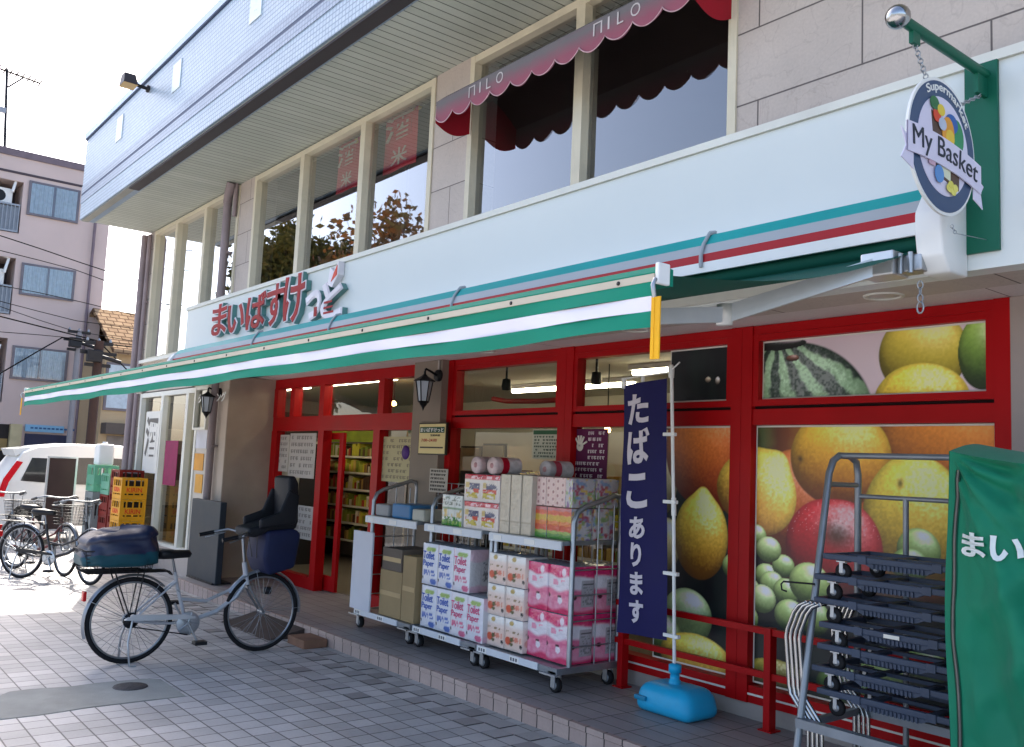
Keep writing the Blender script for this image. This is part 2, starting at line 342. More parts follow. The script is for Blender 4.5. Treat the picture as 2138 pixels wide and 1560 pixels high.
# overhang: soffit, parapet, bands, coping
m=MB(); m.box((-15.45,3.335,5.30),(XR,WP+.29,5.36),M_soffit); m.box((-15.45,3.36,5.285),(XR,3.46,5.2995),mat('soffit_edge','#8f8f88',.6)); P(m,'soffit')
m=MB(); m.box((-12.9,3.36,5.262),(XR,3.50,5.284),mat('edge_flashing','#3a3436',.5,0,.1,3)); P(m,'edge_flashing')
m=MB(); m.box((-15.45,3.33,5.295),(XR,3.55,6.60),M_mosaic); m.box((-15.455,3.338,5.30),(-15.45,12,6.60),M_mosaic_y); m.box((-15.45,3.55,5.37),(-15.2,12,6.6),M_mosaic); m.box((-15.2,3.55,6.0),(XR,12,6.3),M_upint)
P(m,'parapet')
m=MB(); m.box((-15.46,3.322,5.56),(XR,3.33,5.68),M_mosdark); m.box((-15.46,3.322,5.72),(XR,3.33,5.84),M_mosdark); m.box((-15.46,3.325,5.68),(XR,3.33,5.72),mat('band_joint','#4d566c',.6)); P(m,'parapet_band')
m=MB(); m.box((-15.48,3.30,6.62),(XR,3.6,6.72),mat('coping','#8fa0b8',.35,.4,.06,2)); m.box((-15.46,3.318,6.60),(XR,3.56,6.62),mat('coping_joint','#2f3a55',.5)); P(m,'coping')
for (x,y0,y1) in ((256,235,285),(373,128,180),(534,-8,38),(730,-170,-110)):
    a=onY(x-9,y0,3.325); b=onY(x+9,y1,3.325); mm=MB(); mm.box((a.x,3.320,6.10),(a.x+.30,3.33,6.46),mat('pale_tile','#c9d6d8',.3,0,.1,9)); P(mm,'pale_panel')
# fascia
m=MB(); m.box((-12.95,FY,2.70),(XR,WP-.002,3.695),M_white); P(m,'fascia_board')
m=MB(); m.box((-12.97,FY-.02,3.697),(XR,WP+.1,3.745),M_trim); m.box((-15.3,WP-.07,3.09),(-12.98,WP+.1,3.14),M_trim); P(m,'sill')
# upper windows: frame, pane
def window(x0,x1,z0,z1,mull,name='upper_window',y=WP,fw=.065,gm=None,fm=None,depth=.10,trans=None):
    fm=fm or M_cream; gm=gm or M_gl_up
    f=MB()
    f.box((x0,y-.015,z0),(x0+fw,y+depth,z1),fm); f.box((x1-fw,y-.015,z0),(x1,y+depth,z1),fm)
    f.box((x0+fw,y-.012,z1-fw),(x1-fw,y+depth,z1),fm); f.box((x0+fw,y-.012,z0),(x1-fw,y+depth,z0+fw*.6),fm)
    for q in mull: f.box((q-fw*.75,y-.018,z0+fw*.6),(q+fw*.75,y+depth-.01,z1-fw),fm)
    o=P(f,name)
    xs=[x0+fw]+list(mull)+[x1-fw]
    for i in range(len(xs)-1):
        a=xs[i]+(fw*.75 if i else 0); b=xs[i+1]-(fw*.75 if i<len(xs)-2 else 0)
        gl=MB(); yy=y+depth*.6; gl.add([(a,yy,z0+fw*.6),(b,yy,z0+fw*.6),(b,yy,z1-fw),(a,yy,z1-fw)],[(0,1,2,3)],gm); P(gl,'pane',o)
    return o
window(-15.2,-11.62,3.14,5.285,(-14.1,-12.86)); window(-11.12,-6.93,3.745,5.285,(-9.72,-8.28)); window(-6.37,-3.46,3.745,5.285,(-4.93,))
# lower soffit above the step, with recessed lamps
m=MB(); m.box((-11.45,FY+.001,2.703),(XR,GY+.12,2.76),M_ceil); P(m,'lower_soffit')
for x,y in ((1845,618),(1328,688),(1010,733)):
    c=onZ(x,y,2.70); m=MB(); m.lathe([(.085,2.700),(.085,2.692),(.105,2.692),(.11,2.702)],M_trim,(c.x,c.y,0)); m.lathe([(.001,2.699),(.085,2.699)],mat('lamp_glass','#b9b4ab',.3),(c.x,c.y,0)); P(m,'downlight')
# liquor front at the left (flush with the upper wall)
window(-15.22,-12.55,.32,2.60,(-14.1,-13.0),'shop_window',WP,.07,M_gl_sh,M_trim)
m=MB(); m.box((-15.22,WP,0),(-12.0,WP+.3,.32),M_pier); m.box((-12.55,WP,.32),(-12.05,WP+.3,2.7),mat('white_pillar','#c2b9ac',.6,0,.06,2)); m.box((-12.05,WP-.01,0),(-11.45,GY+.13,2.7),mat('shaded_pier','#a69686',.7,0,.1,3)); m.box((-12.04,WP-.016,0),(-11.46,WP-.0101,2.69),mat('pale_pier','#b9aa9c',.7,0,.08,3)); P(m,'pier')  # browner pier colour holds the recess shade; thin paler slab added in front
window(-12.55,-12.05,2.0,2.6,(),'transom_window',WP-.06,.05,M_gl_sh,M_trim,.05)
# right wall beside the shopfront and the column by the door
m=MB(); m.box((-2.10,GY-.02,STEP),(XR-.31,GY+.2,2.70),mat('beige_wall','#a0928a',.75,0,.06,3,bump=.1,bscale=150)); P(m,'side_wall')
m=MB(); m.box((-7.86,GY-.10,STEP),(-7.36,GY+.15,2.70),mat('beige_column','#85786b',.75,0,.06,3,bump=.1,bscale=150)); P(m,'column')
m=MB(); m.box((-7.36,GY+.005,STEP),(-2.10,GY+.13,.225),mat('plinth','#9d948d',.8,0,.1,3,dirt=.3)); m.box((-7.36,GY+.13,STEP),(-2.1,GY+.2,.3),M_dim); P(m,'plinth')
# red shopfront frames
def redwin(x0,x1,name='red_window',sash=True):
    f=MB(); y0,y1=GY-.01,GY+.10
    f.box((x0,y0-.012,.225),(x0+.085,y1,2.70),M_red); f.box((x1-.085,y0-.012,.225),(x1,y1,2.70),M_red)
    a,b=x0+.085,x1-.085
    f.box((a,y0,2.64),(b,y1,2.70),M_red); f.box((a,y0,2.03),(b,y1,2.135),M_red); f.box((a,y0,.225),(b,y1,.335),M_red)
    f.box((a,y0+.03,2.135),(b,y1,2.155),mat('dark_gap','#1c0607',.8)); f.box((a,y0-.006,.275),(b,y0,.287),M_trim)
    s=.045
    f.box((a,y0-.004,2.155),(a+s,y1-.02,2.639),M_red); f.box((b-s,y0-.004,2.155),(b,y1-.02,2.639),M_red); f.box((a+s,y0-.002,2.595),(b-s,y1-.02,2.6385),M_red); f.box((a+s,y0-.002,2.156),(b-s,y1-.02,2.20),M_red)
    o=P(f,name)
    for (c0,c1,d0,d1) in ((a+s,b-s,2.20,2.595),(a,b,.335,2.03)):
        gl=MB(); yy=GY+.05; gl.add([(c0,yy,d0),(c1,yy,d0),(c1,yy,d1),(c0,yy,d1)],[(0,1,2,3)],M_gl_sh); P(gl,'pane',o)
    return o
redwin(-7.36,-5.63); redwin(-5.627,-3.843); redwin(-3.84,-2.10)
# entrance: transom row, side lights, door leaves
f=MB(); y0,y1=GY-.005,GY+.10
f.box((-11.45,y0,2.58),(-7.86,y1,2.70),M_red); f.box((-11.45,y0,2.02),(-7.86,y1,2.20),M_red)
for xx in (-11.45,-10.95,-10.13,-8.72,-7.95): f.box((xx,y0-.006,2.20),(xx+.12,y1,2.58),M_red)
for xx in (-11.45,-10.10,-8.78,-7.95): f.box((xx,y0-.008,STEP),(xx+.14 if xx>-10.5 else xx+.16,y1,2.02),M_red)
f.box((-11.29,y0,STEP),(-10.10,y1,.26),M_red); f.box((-8.64,y0,STEP),(-7.95,y1,.26),M_red); eo=P(f,'entrance_frame')
for (a,b,c,d) in ((-11.33,-10.95,2.2,2.58),(-10.83,-10.13,2.2,2.58),(-10.01,-8.72,2.2,2.58),(-8.6,-7.95,2.2,2.58),(-11.29,-10.10,.26,2.02),(-8.64,-7.95,.26,2.02)):
    gl=MB(); yy=GY+.06; gl.add([(a,yy,c),(b,yy,c),(b,yy,d),(a,yy,d)],[(0,1,2,3)],M_gl_sh); P(gl,'pane',eo)
f=MB(); 
for a,b in ((-10.16,-10.07),(-9.79,-9.70)): f.box((a,GY+.12,STEP+.01),(b,GY+.16,2.0),M_red)
f.box((-10.07,GY+.12,STEP+.01),(-9.79,GY+.16,.3),M_red); f.box((-10.07,GY+.12,1.92),(-9.79,GY+.16,2.0),M_red); P(f,'sliding_door')
# interior of the shop
m=MB(); m.box((-15.2,8.8,.1),(XR-.4,8.9,2.78),M_dim); m.box((-15.2,GY+.2,2.72),(XR-.4,8.8,2.775),mat('interior_ceiling','#c9c2b2',.8,0,.05,1)); m.box((-15.2,GY+.2,STEP),(XR-.4,8.8,STEP+.004),M_dimfl); P(m,'interior_shell')
# down pipes
def pipe(px,z0,z1,r=.055,y=None):
    y=y or WP-.09; m=MB(); m.tube([(px,y,z0),(px,y,z1)],r,M_pipe,12)
    z=z0+.6
    while z<z1: m.box((px-r*1.3,y-.01,z),(px+r*1.3,WP+.002,z+.03),M_pipe); z+=1.15
    P(m,'downpipe')
pipe(-15.47,0.05,5.25); pipe(-11.82,3.76,5.05); pipe(-11.75,STEP-.1,2.69,.05); pipe(-15.33,0.05,5.25,.035,WP-.05)
m=MB(); m.tube([(-11.82,WP-.09,5.05),(-11.82,WP-.09,5.12),(-11.72,WP-.12,5.18),(-11.66,WP-.12,5.30)],.06,M_pipe,10); m.tube([(-11.66,WP-.05,4.85),(-11.66,WP-.05,5.3)],.03,M_pipe,8); P(m,'pipe_elbow')
# ------------------------------------------------------------------ printed fruit photographs on the shop windows
def c3(h): return np.array(H(h))
def paint_fruit(X, Z, bgf, fruits, Y):
    col=bgf(X,Z)
    for k,fr in enumerate(fruits):
        kind,cx,cy,rx,ry,c1,c2=fr[:7]; rot=fr[7] if len(fr)>7 else 0.
        c=onY(cx,cy,Y); wx=abs(onY(cx+rx,cy,Y).x-c.x); wz=abs(onY(cx,cy+ry,Y).z-c.z)
        dx=(X-c.x); dz=(Z-c.z); cr,sr=math.cos(rot),math.sin(rot); a=(dx*cr+dz*sr)/wx; b=(-dx*sr+dz*cr)/wz
        ang=np.arctan2(b,a); r=np.sqrt(a*a+b*b)
        edge=1.
        if kind in('lemon',): edge=1+.03*fnoise(ang*2+9,ang*0,1.,k)-.015
        if kind=='nipple': edge=1+.16*np.exp(-((ang-1.5)/.28)**2)
        if kind=='apple': edge=1-.06*np.exp(-((ang-1.6)/.4)**2)
        r=r/edge; ins=r<1; nz=np.sqrt(np.clip(1-r*r,0,1)); nx=a; ny=b
        bump=fnoise(dx*70+5,dz*70+5,1.,k+3,2)-.5
        amp={'lemon':.26,'nipple':.24,'orange':.15,'grape':.06,'apple':.12,'melon':.25,'smooth':.08}[kind]
        L=np.clip(.22*nx+.62*ny+.55*nz+.08+bump*amp,0,1.3); sp=np.clip(.28*nx+.62*ny+.74*nz+bump*amp*1.1,0,1)**11
        t=np.clip(.5+.62*b+bump*.2,0,1)[:,None]; base=c3(c1)*t+c3(c2)*(1-t)
        if kind=='melon':
            st=np.sin((np.arctan2(a+.15,b-1.15+0*a))*17+2.6*fnoise(dx*9,dz*9,1.,5)); sm=np.clip((st+fnoise(dx*30,dz*30,1.,8)*.9-.2)*1.4,0,1)[:,None]
            base=base*sm+c3('#0f2a1c')*(1-sm)
        if kind=='apple': base=base*(1-.75*np.exp(-(((a-.1)/.33)**2+((b-.35)/.26)**2)))[:,None]+c3('#3a2510')*(.8*np.exp(-(((a-.1)/.25)**2+((b-.35)/.2)**2)))[:,None]
        sh=(.24+.92*L)[:,None]*base+ (sp*({'grape':.42,'apple':.35,'smooth':.2,'melon':.15,'orange':.16}.get(kind,.22)))[:,None]
        sh=sh*(.62+.38*np.clip((1-r)*5,0,1))[:,None]
        if kind in('lemon','orange') and len(fr)>8:
            ex,ey=fr[8]; d=np.exp(-(((a-ex)/.06)**2+((b-ey)/.08)**2))[:,None]; sh=sh*(1-.85*d)+c3('#3b2a12')*d*.6
        if kind=='apple':
            d=np.exp(-(((a-.08)/.30)**2+((b-.22)/.20)**2))[:,None]; sh=sh*(1-.8*d)+c3('#4a2c12')*d*.45; sk=(fnoise(dx*110,dz*110,1.,51,1)>.86)&(b>.25)&(d[:,0]<.3); sh=sh+np.where(sk,.10,0.)[:,None]
        aa=np.clip((1-r)*45,0,1)[:,None]; aa=np.where(ins[:,None],aa,0)
        col=col*(1-aa)+sh*aa
    return np.clip(col*1.6,0,.93)
def bg_dark(X,Z):
    n=fnoise(X*3,Z*3,1.,21)[:,None]; m=fnoise(X*7+3,Z*2,1.,22)[:,None]
    return c3('#05070a')*(1-n)+c3('#14261c')*n*np.clip(m*2-.7,0,1)+c3('#04060c')*.5
def bg_melon(X,Z):
    s=np.clip(np.sin(X*22+3*fnoise(X*6,Z*6,1.,4))*.8+.25,0,1)[:,None]; top=np.clip((Z-1.80)/.1,0,1)[:,None]
    warm=np.clip((Z-1.0)/.25,0,1)[:,None]*np.clip((X+3.7)/.5,0,1)[:,None]; return (bg_dark(X,Z)*(1-top*s*.8)+c3('#3f4a1f')*top*s*.8)*(1-warm)+c3('#9a4a18')*warm
def bg_pale(X,Z):
    n=fnoise(X*2,Z*2,1.,13)[:,None]; return c3('#b3a2a6')*(.85+.3*n)
LEM='#f1d23a'; LEM2='#b5761a'; ORG='#f0922a'; ORG2='#b0431a'; YG='#e0c93f'; YG2='#8a7a1c'
GRP='#b9cf7a'; GRP2='#4f6d33'
FR_BIG=[('orange',1660,1050,90,115,'#d0702a','#9a3a18'),('orange',2000,905,190,170,'#f09a2e','#c25a1c'),('orange',1752,955,112,104,'#f3c43a','#c4641e',0,(-.78,-.05)),('nipple',1580,1025,88,90,'#f2d24a','#d98a44',-.62),
 ('lemon',1908,1085,118,138,'#efd348','#c08a20',0,(-.25,.55)),('apple',1738,1145,108,112,'#d2242c','#7d0b12'),
 ('grape',1918,1150,48,48,'#b4cc73','#4a6a2b'),('grape',1900,1180,42,36,'#9dbb62','#3f5f25'),('grape',1556,1182,22,26,GRP,GRP2),('grape',1600,1200,24,24,GRP,GRP2),('grape',1636,1182,24,24,GRP,GRP2),
 ('grape',1578,1118,23,24,GRP,GRP2),('grape',1612,1218,26,26,GRP,GRP2),('grape',1566,1232,22,26,GRP,GRP2),('grape',1642,1235,28,28,GRP,GRP2),('grape',1605,1147,27,27,'#cbdc92','#63803c'),('grape',1690,1218,44,44,'#c4d77f','#5a7a34'),('grape',1592,1250,29,30,'#cfdf98','#6a8745'),('grape',1650,1285,34,34,GRP,GRP2),('grape',1700,1290,34,38,'#9fb85c','#3c5724'),('grape',1560,1290,24,28,GRP,GRP2),
 ('grape',1840,1400,60,50,'#8fae5a','#1f3a18'),('grape',1930,1390,50,48,'#86a552','#1d3516'),('lemon',1620,1410,70,34,'#a59632','#4d4212'),('grape',1760,1440,60,50,'#5f7f3a','#152a12')]
FR_TALL=[('smooth',1388,985,30,90,'#d9cfa6','#9a8a5c'),('orange',1490,935,112,135,'#e58a30','#b53a1a'),('lemon',1578,1020,88,84,'#f2d24a','#c46a24'),('smooth',1392,1135,30,55,'#dccf9c','#a08c4a'),
 ('nipple',1463,1120,58,92,'#f0d04a','#b9721d'),('grape',1434,1287,54,60,'#b8cc8a','#4c6a37'),('grape',1385,1330,40,50,'#7f9a50','#2a4420'),('lemon',1450,1372,78,50,'#efd24f','#b27d20'),('grape',1530,1182,22,26,GRP,GRP2)]
FR_TOP=[('smooth',1590,740,60,50,'#10140f','#050606'),('melon',1645,880,184,170,'#86a680','#3f6a42'),('smooth',1655,748,14,7,'#8a5a48','#4a2c24'),('smooth',1625,720,60,12,'#1a1f1a','#0a0c0a'),('smooth',1650,712,26,5,'#cfc6c8','#8d8286'),('smooth',1925,738,98,92,'#d8c24a','#a58f24'),('smooth',2052,735,54,80,'#8fb04a','#3c5c20'),('lemon',1922,835,106,78,'#f0d246','#b98a20')]
FR_BLACK=[('smooth',1479,793,6,6,'#c9b79b','#8a7a66'),('smooth',1499,795,5,8,'#d8d2c8','#8a7a66')]
def poster(name,label,px,bg,fruits,res=.0055,cat='window poster',group='fruit photo posters on the shop windows'):
    Y=GY+.036; (xa,za),(xb,zb)=px; y=Y
    m=MB(); m.box((xa-.012,y-.0012,za-.012),(xb+.012,y+.003,zb+.012),M_paper)
    nu=int((xb-xa)/res)+2; nv=int((zb-za)/res)+2
    def fn(u,v): return (xa+u*(xb-xa), y-.0035+u*0, za+v*(zb-za))
    m.grid(fn,nu,nv,M_print,False,lambda u,v: paint_fruit(xa+u*(xb-xa),za+v*(zb-za),bg,fruits,y))
    return tag(m.build(name),label,cat,group)
poster('fruit_poster','large fruit photo poster with red apple and green grapes in the wide right window',((-3.74,.36),(-2.21,2.015)),bg_melon,FR_BIG)
poster('fruit_poster','narrow fruit photo poster with a pointed lemon behind the navy flag pole',((-4.62,.36),(-3.945,2.015)),bg_dark,FR_TALL)
poster('fruit_poster','wide watermelon and lemons photo poster in the upper right window',((-3.70,2.212),(-2.24,2.583)),bg_pale,FR_TOP)
poster('fruit_poster','nearly black photo poster in the upper window above the flag',((-4.52,2.215),(-3.985,2.583)),bg_dark,FR_BLACK)
# notices on the glass: lines of small print as little bars
def notice(name,label,xa,za,xb,zb,paper,ink,rows,y,head=None,headtxt=None,cat='notice',hand=False,par=None):
    m=MB(); m.box((xa,y-.002,za),(xb,y+.001,zb),mat('paper_'+paper,'#'+paper,.7,0,.04,4)); W=xb-xa; Hh=zb-za; ik=mat('ink_'+ink,'#'+ink,.7)
    top=zb-.03*Hh
    if head: m.box((xa+.03*W,y-.0045,zb-.17*Hh),(xb-.03*W,y-.002,zb-.03*Hh),mat('ink_'+head,'#'+head,.6)); top=zb-.2*Hh
    if headtxt: m.text(headtxt,(xa+.06*W,y-.006,zb-.155*Hh),(1,0,0),(0,0,1),W*.88,Hh*.11,M_paper,.001,.01)
    if hand:
        hx,hz=xa+.22*W,zb-.30*Hh
        m.lathe([(.001,y-.006),(.10*W,y-.006)],M_paper,(hx,0,hz),'y',12)
        for a in (-40,-15,8,30,65): m.tube([(hx,y-.006,hz),(hx+math.sin(R(a))*.22*W,y-.006,hz+math.cos(R(a))*.22*W)],.022*W,M_paper,6)
    r0=random.Random(name+str(xa))
    for k in range(rows):
        z1=top-(k+.15)*(top-za-.03*Hh)/rows; hh=(top-za)/rows*.55; x=xa+(.45*W if hand and k<rows*.45 else .07*W)
        while x<xb-.1*W:
            ww=min(r0.uniform(.03,.08)*W*1.4,xb-.06*W-x)
            if r0.random()>.12:
                m.box((x,y-.004,z1-hh*r0.uniform(.75,1)),(x+ww*.2,y-.002,z1),ik); m.box((x+ww*.2,y-.004,z1-hh*.25),(x+ww*.8,y-.002,z1-.02*hh),ik); m.box((x+ww*.3,y-.004,z1-hh),(x+ww*.5,y-.002,z1-hh*.3),ik)
                if r0.random()<.5: m.box((x+ww*.55,y-.004,z1-hh*.8),(x+ww*.8,y-.002,z1-hh*.55),ik)
            x+=ww*1.15
    return tag(m.build(name),label,cat)
NY=GY+.045
a=onY(1113,897,NY); b=onY(1174,960,NY); notice('paper_notice','pale green headed paper notice on the glass beside the purple poster',a.x,b.z,b.x,a.z,'b9b8a6','4d5a4c',7,NY,'2f5a3c')
a=onY(1198,896,NY); b=onY(1266,1020,NY); notice('hand_poster','purple poster with a white open hand behind the tissue boxes',a.x,b.z,b.x,a.z,'5b1a45','d9cdd0',9,NY,None,None,'poster',True)
for q0,q1,lab in (((562,908),(600,985),'tall white paper taped on the left entrance glass'),((607,905),(655,1000),'wide pale poster taped beside the sliding door')):
    a=onY(*q0,NY); b=onY(*q1,NY); notice('door_poster',lab,a.x,b.z,b.x,a.z,'b8b1aa','8a8480',6,NY,None,None,'poster')
a=onY(795,912,NY); b=onY(872,1010,NY); pm=MB()
notice('door_poster','yellowish poster with a purple round mark right of the sliding door',a.x,b.z,b.x,a.z,'b5ab84','8a7f6a',7,NY,None,None,'poster')
c=onY(848,945,NY); m=MB(); m.lathe([(.001,NY-.008),(.075,NY-.008),(.075,NY-.005)],mat('purple','#4b2a72',.6),(c.x,0,c.z),'y',20); tag(m.build('round_sticker'),'round purple sticker on the entrance glass','sticker')
a=onY(560,1030,NY); b=onY(655,1130,NY); notice('door_poster','small pale leaflet low on the left entrance glass',a.x+.4,b.z,b.x,a.z-.1,'a8a29c','7a7472',5,NY,None,None,'poster')
# framed plaque and small notice on the column
cy=GY-.10
a=onY(878,886,cy-.02); b=onY(929,948,cy-.02)
pl=thing('framed_plaque','cream shop plaque in a dark frame under the wall lantern on the column','plaque',(a.x/2+b.x/2,cy,b.z))
m=MB(); m.box((a.x-.012,cy-.025,b.z-.012),(b.x+.012,cy-.001,a.z+.012),mat('frame_dark','#2a2119',.4)); wpart(m,'frame',pl)
m=MB(); m.box((a.x,cy-.029,b.z),(b.x,cy-.0255,a.z),mat('plaque_cream','#d8c48a',.5,0,.05,4)); W=b.x-a.x; Hh=a.z-b.z
m.box((a.x+.03*W,cy-.031,a.z-.30*Hh),(b.x-.03*W,cy-.0292,a.z-.10*Hh),mat('plaque_green','#1f4a36',.5))
m.text('まいばすけっと',(a.x+.06*W,cy-.033,a.z-.27*Hh),(1,0,0),(0,0,1),W*.88,Hh*.14,M_whitepl,.001,.02)
m.text('営業時間',(a.x+.45*W,cy-.031,a.z-.42*Hh),(1,0,0),(0,0,1),W*.36,Hh*.07,M_black,.001,.01); m.text('7:00~24:00',(a.x+.10*W,cy-.031,a.z-.60*Hh),(1,0,0),(0,0,1),W*.6,Hh*.10,M_redstrip,.001,.01)
m.box((a.x+.06*W,cy-.031,b.z+.18*Hh),(b.x-.06*W,cy-.0292,b.z+.23*Hh),mat('frame_dark','#2a2119')); wpart(m,'plate',pl)
a=onY(897,978,cy-.01); b=onY(932,1030,cy-.01); notice('small_notice','small white printed notice low on the column beside the red window',a.x,b.z,b.x,a.z,'b3aa9e','2c2826',6,cy-.003)
# wall lanterns
def lantern(label,x,y,z):
    t=thing('wall_lantern',label,'wall lantern',(x,y,z),0,'black wall lanterns')
    m=MB(); m.lathe([(.001,-.03),(.055,-.03),(.06,-.015),(.06,0)],M_black,(0,0,.22),'y',16); m.tube([(0,-.03,.22),(0,-.10,.25),(0,-.16,.27),(0,-.17,.24),(0,-.17,.21)],.012,M_black,8); m.tube([(0,-.17,.21),(0,-.17,.27)],.006,M_black,6); m.build('bracket',t)
    m=MB(); m.lathe([(.001,.225),(.012,.22),(.03,.20),(.105,.155),(.105,.148),(.08,.146)],M_black,(0,-.17,0),'z',6,False); m.lathe([(.05,-.06),(.052,-.045),(.03,-.085),(.012,-.11),(.001,-.14)],M_black,(0,-.17,0),'z',12)
    for k in range(6):
        a=math.pi*2*k/6; m.tube([(.082*math.cos(a),-.17+.082*math.sin(a),.148),(.05*math.cos(a),-.17+.05*math.sin(a),-.055)],.006,M_black,5)
    m.build('cage',t); m=MB(); m.lathe([(.076,.146),(.046,-.05)],mat('lantern_glass','#a9b3bd',.15,0,.05,8),(0,-.17,0),'z',6,False); m.build('glass',t)
c=onY(885,828,cy-.17); lantern('black wall lantern above the framed plaque on the column',c.x+.0,cy-.002,c.z)
m=MB(); p=onY(912,780,cy-.02); m.tube([(c.x,cy-.012,c.z+.26),(c.x,cy-.012,2.70)],.012,mat('conduit','#b9b0a8',.5)); tag(m.build('cable_conduit'),'thin pale conduit running up from the wall lantern to the soffit','conduit')
lantern('black wall lantern on the pier left of the entrance',-11.75,WP-.012,onY(484,850,4.3).z)
# ------------------------------------------------------------------ retractable green awning on the fascia
AX0,AX1=-12.75,-2.10; ax_bar=2.34
A=thing('retractable_awning','long green and white retractable awning open over the shop step','awning',((AX0+AX1)/2,FY,2.7))
CY=4.10
def pa(m,n,label=None): return wpart(m,n,A,label)
m=MB(); prof=[(FY-.001,3.10),(4.26,3.115),(4.19,3.09),(4.13,3.03),(4.10,2.96),(4.10,2.93),(4.12,2.925),(4.16,2.985),(4.21,3.035),(FY-.001,3.055)]
def strip(y0,z0,y1,z1,mt,name):
    mm=MB(); d=.012; mm.add([(AX0,y0,z0),(AX1,y0,z0),(AX1,y1,z1),(AX0,y1,z1),(AX0,y0+d,z0-d),(AX1,y0+d,z0-d),(AX1,y1+d,z1-d),(AX0,y1+d,z1-d)],[(0,1,2,3),(7,6,5,4),(0,4,5,1),(3,2,6,7),(1,5,6,2),(0,3,7,4)],mt); pa(mm,name)
strip(4.10,2.968,4.10,2.920,M_redstrip,'hood_band'); strip(4.125,3.03,4.10,2.968,M_greystrip,'hood_band'); strip(4.175,3.10,4.125,3.03,M_teal,'hood_band'); strip(FY-.004,3.125,4.175,3.10,M_whitepl,'hood_band')
m=MB(); m.box((AX0,4.10,2.858),(AX1,4.118,2.919),M_whitepl); m.box((AX0+.02,4.285,2.72),(AX1-.02,FY-.002,2.92),M_trim); pa(m,'cassette')
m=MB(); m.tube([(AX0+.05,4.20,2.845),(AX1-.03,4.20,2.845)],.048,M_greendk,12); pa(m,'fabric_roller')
for sx,xx in ((1,AX1),(-1,AX0)):
    m=MB(); m.rprism([(4.055,2.95),(4.12,3.05),(4.25,3.115),(FY-.003,3.115),(FY-.003,2.665),(4.14,2.665),(4.075,2.74),(4.055,2.85)],xx-.01*sx,xx+.12*sx,M_whitepl,.012,2,'x')
    pa(m,'end_cap')
for x in (-3.42,-5.98,-8.1,-10.0):
    m=MB(); m.box((x-.012,4.088,2.90),(x+.012,4.098,2.965),M_greystrip); m.tube([(x,4.22,3.125),(x,4.17,3.112),(x,4.115,3.035),(x,4.092,2.96),(x,4.094,2.89)],.012,M_greystrip,6); pa(m,'strap')
def sag(u): return -.035*np.sin(np.pi*u)*0-.02*np.sin(u*23)*.12
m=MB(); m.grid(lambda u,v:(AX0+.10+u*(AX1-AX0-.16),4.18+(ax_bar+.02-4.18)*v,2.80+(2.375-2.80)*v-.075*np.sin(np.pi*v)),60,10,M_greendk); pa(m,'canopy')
m=MB(); bx0,bx1=AX0+.04,AX1-.02
m.prism([(ax_bar-.035,2.33),(ax_bar-.04,2.37),(ax_bar,2.40),(ax_bar+.05,2.39),(ax_bar+.05,2.33)],bx0,bx1,M_green,'x'); m.prism([(ax_bar-.05,2.335),(ax_bar-.05,2.362),(ax_bar-.041,2.362),(ax_bar-.041,2.335)],bx0,bx1,mat('bar_strip','#b7ae9b',.5,.1,.06,3),'x')
x=bx0+.5
while x<bx1: m.lathe([(.001,-.003),(.008,-.003),(.008,0)],M_black,(x,ax_bar-.05,2.348),'y',8); x+=.62
pa(m,'front_bar')
for xx,sx in ((bx1,1),(bx0,-1)):
    m=MB(); m.box((xx,ax_bar-.045,2.325),(xx+.018*sx,ax_bar+.015,2.402),M_whitepl,.006); m.tube([(xx+.012*sx,ax_bar-.055,2.34),(xx+.02*sx,ax_bar-.075,2.315),(xx+.012*sx,ax_bar-.055,2.27)],.008,M_steel,6); pa(m,'bar_cap')
m=MB()
def val(z0,z1,mt): m.grid(lambda u,v:(bx0+.02+u*(bx1-bx0-.03),ax_bar-.042-.010*(1-v)*np.sin(u*60)+.006*np.sin(u*23+1),z0+(z1-z0)*v+.006*np.sin(u*40)*(1-(z0+(z1-z0)*v-2.17)/.16)+.0*u),220,4,mt)
val(2.283,2.336,M_green); val(2.228,2.283,M_stripe); val(2.17,2.228,M_green); pa(m,'valance')
for xx in (bx1+.025,bx0-.02):
    m=MB(); m.box((xx-.018,ax_bar-.062,2.06),(xx+.018,ax_bar-.056,2.275),mat('strap_yellow','#e0a51c',.7,0,.08,6)); m.box((xx-.020,ax_bar-.064,2.06),(xx-.006,ax_bar-.0625,2.275),mat('strap_yellow','#e0a51c')); pa(m,'pull_strap')
def arm(S,E,F_):
    m=MB()
    def bar(a,b,w,h):
        a=Vector(a);b=Vector(b);d=(b-a).normalized(); n=d.cross(Vector((0,0,1))).normalized(); uu=n.cross(d)
        vs=[]
        for p in (a,b):
            for (i,j) in ((-1,-1),(1,-1),(1,1),(-1,1)): vs.append(p+n*(i*w/2)+uu*(j*h/2))
        m.add(vs,[(0,1,2,3),(7,6,5,4),(0,4,5,1),(1,5,6,2),(2,6,7,3),(3,7,4,0)],M_alu)
    bar(S,E,.055,.085); bar(E,F_,.045,.075); m.lathe([(.001,-.05),(.04,-.05),(.04,.05),(.001,.05)],M_whitepl,E,'z',14)
    pa(m,'folding_arm')
    m=MB(); S=Vector(S); m.box((S.x-.07,S.y-.05,S.z-.06),(S.x+.10,S.y+.10,S.z+.06),M_alu,.01); m.box((S.x+.10,S.y-.01,S.z-.05),(S.x+.22,S.y+.09,S.z+.03),M_steel,.01)
    for q in (.12,.17): m.tube([(S.x+q,S.y-.02,S.z-.06),(S.x+q,S.y-.02,S.z+.04)],.012,M_steel,8)
    pa(m,'arm_bracket')
arm(tuple(onY(1835,556,4.08)),(-2.77,3.5,2.455),(-2.98,2.40,2.30)); arm((-12.40,4.06,2.72),(-12.05,3.5,2.455),(-11.75,2.40,2.33))
m=MB(); 
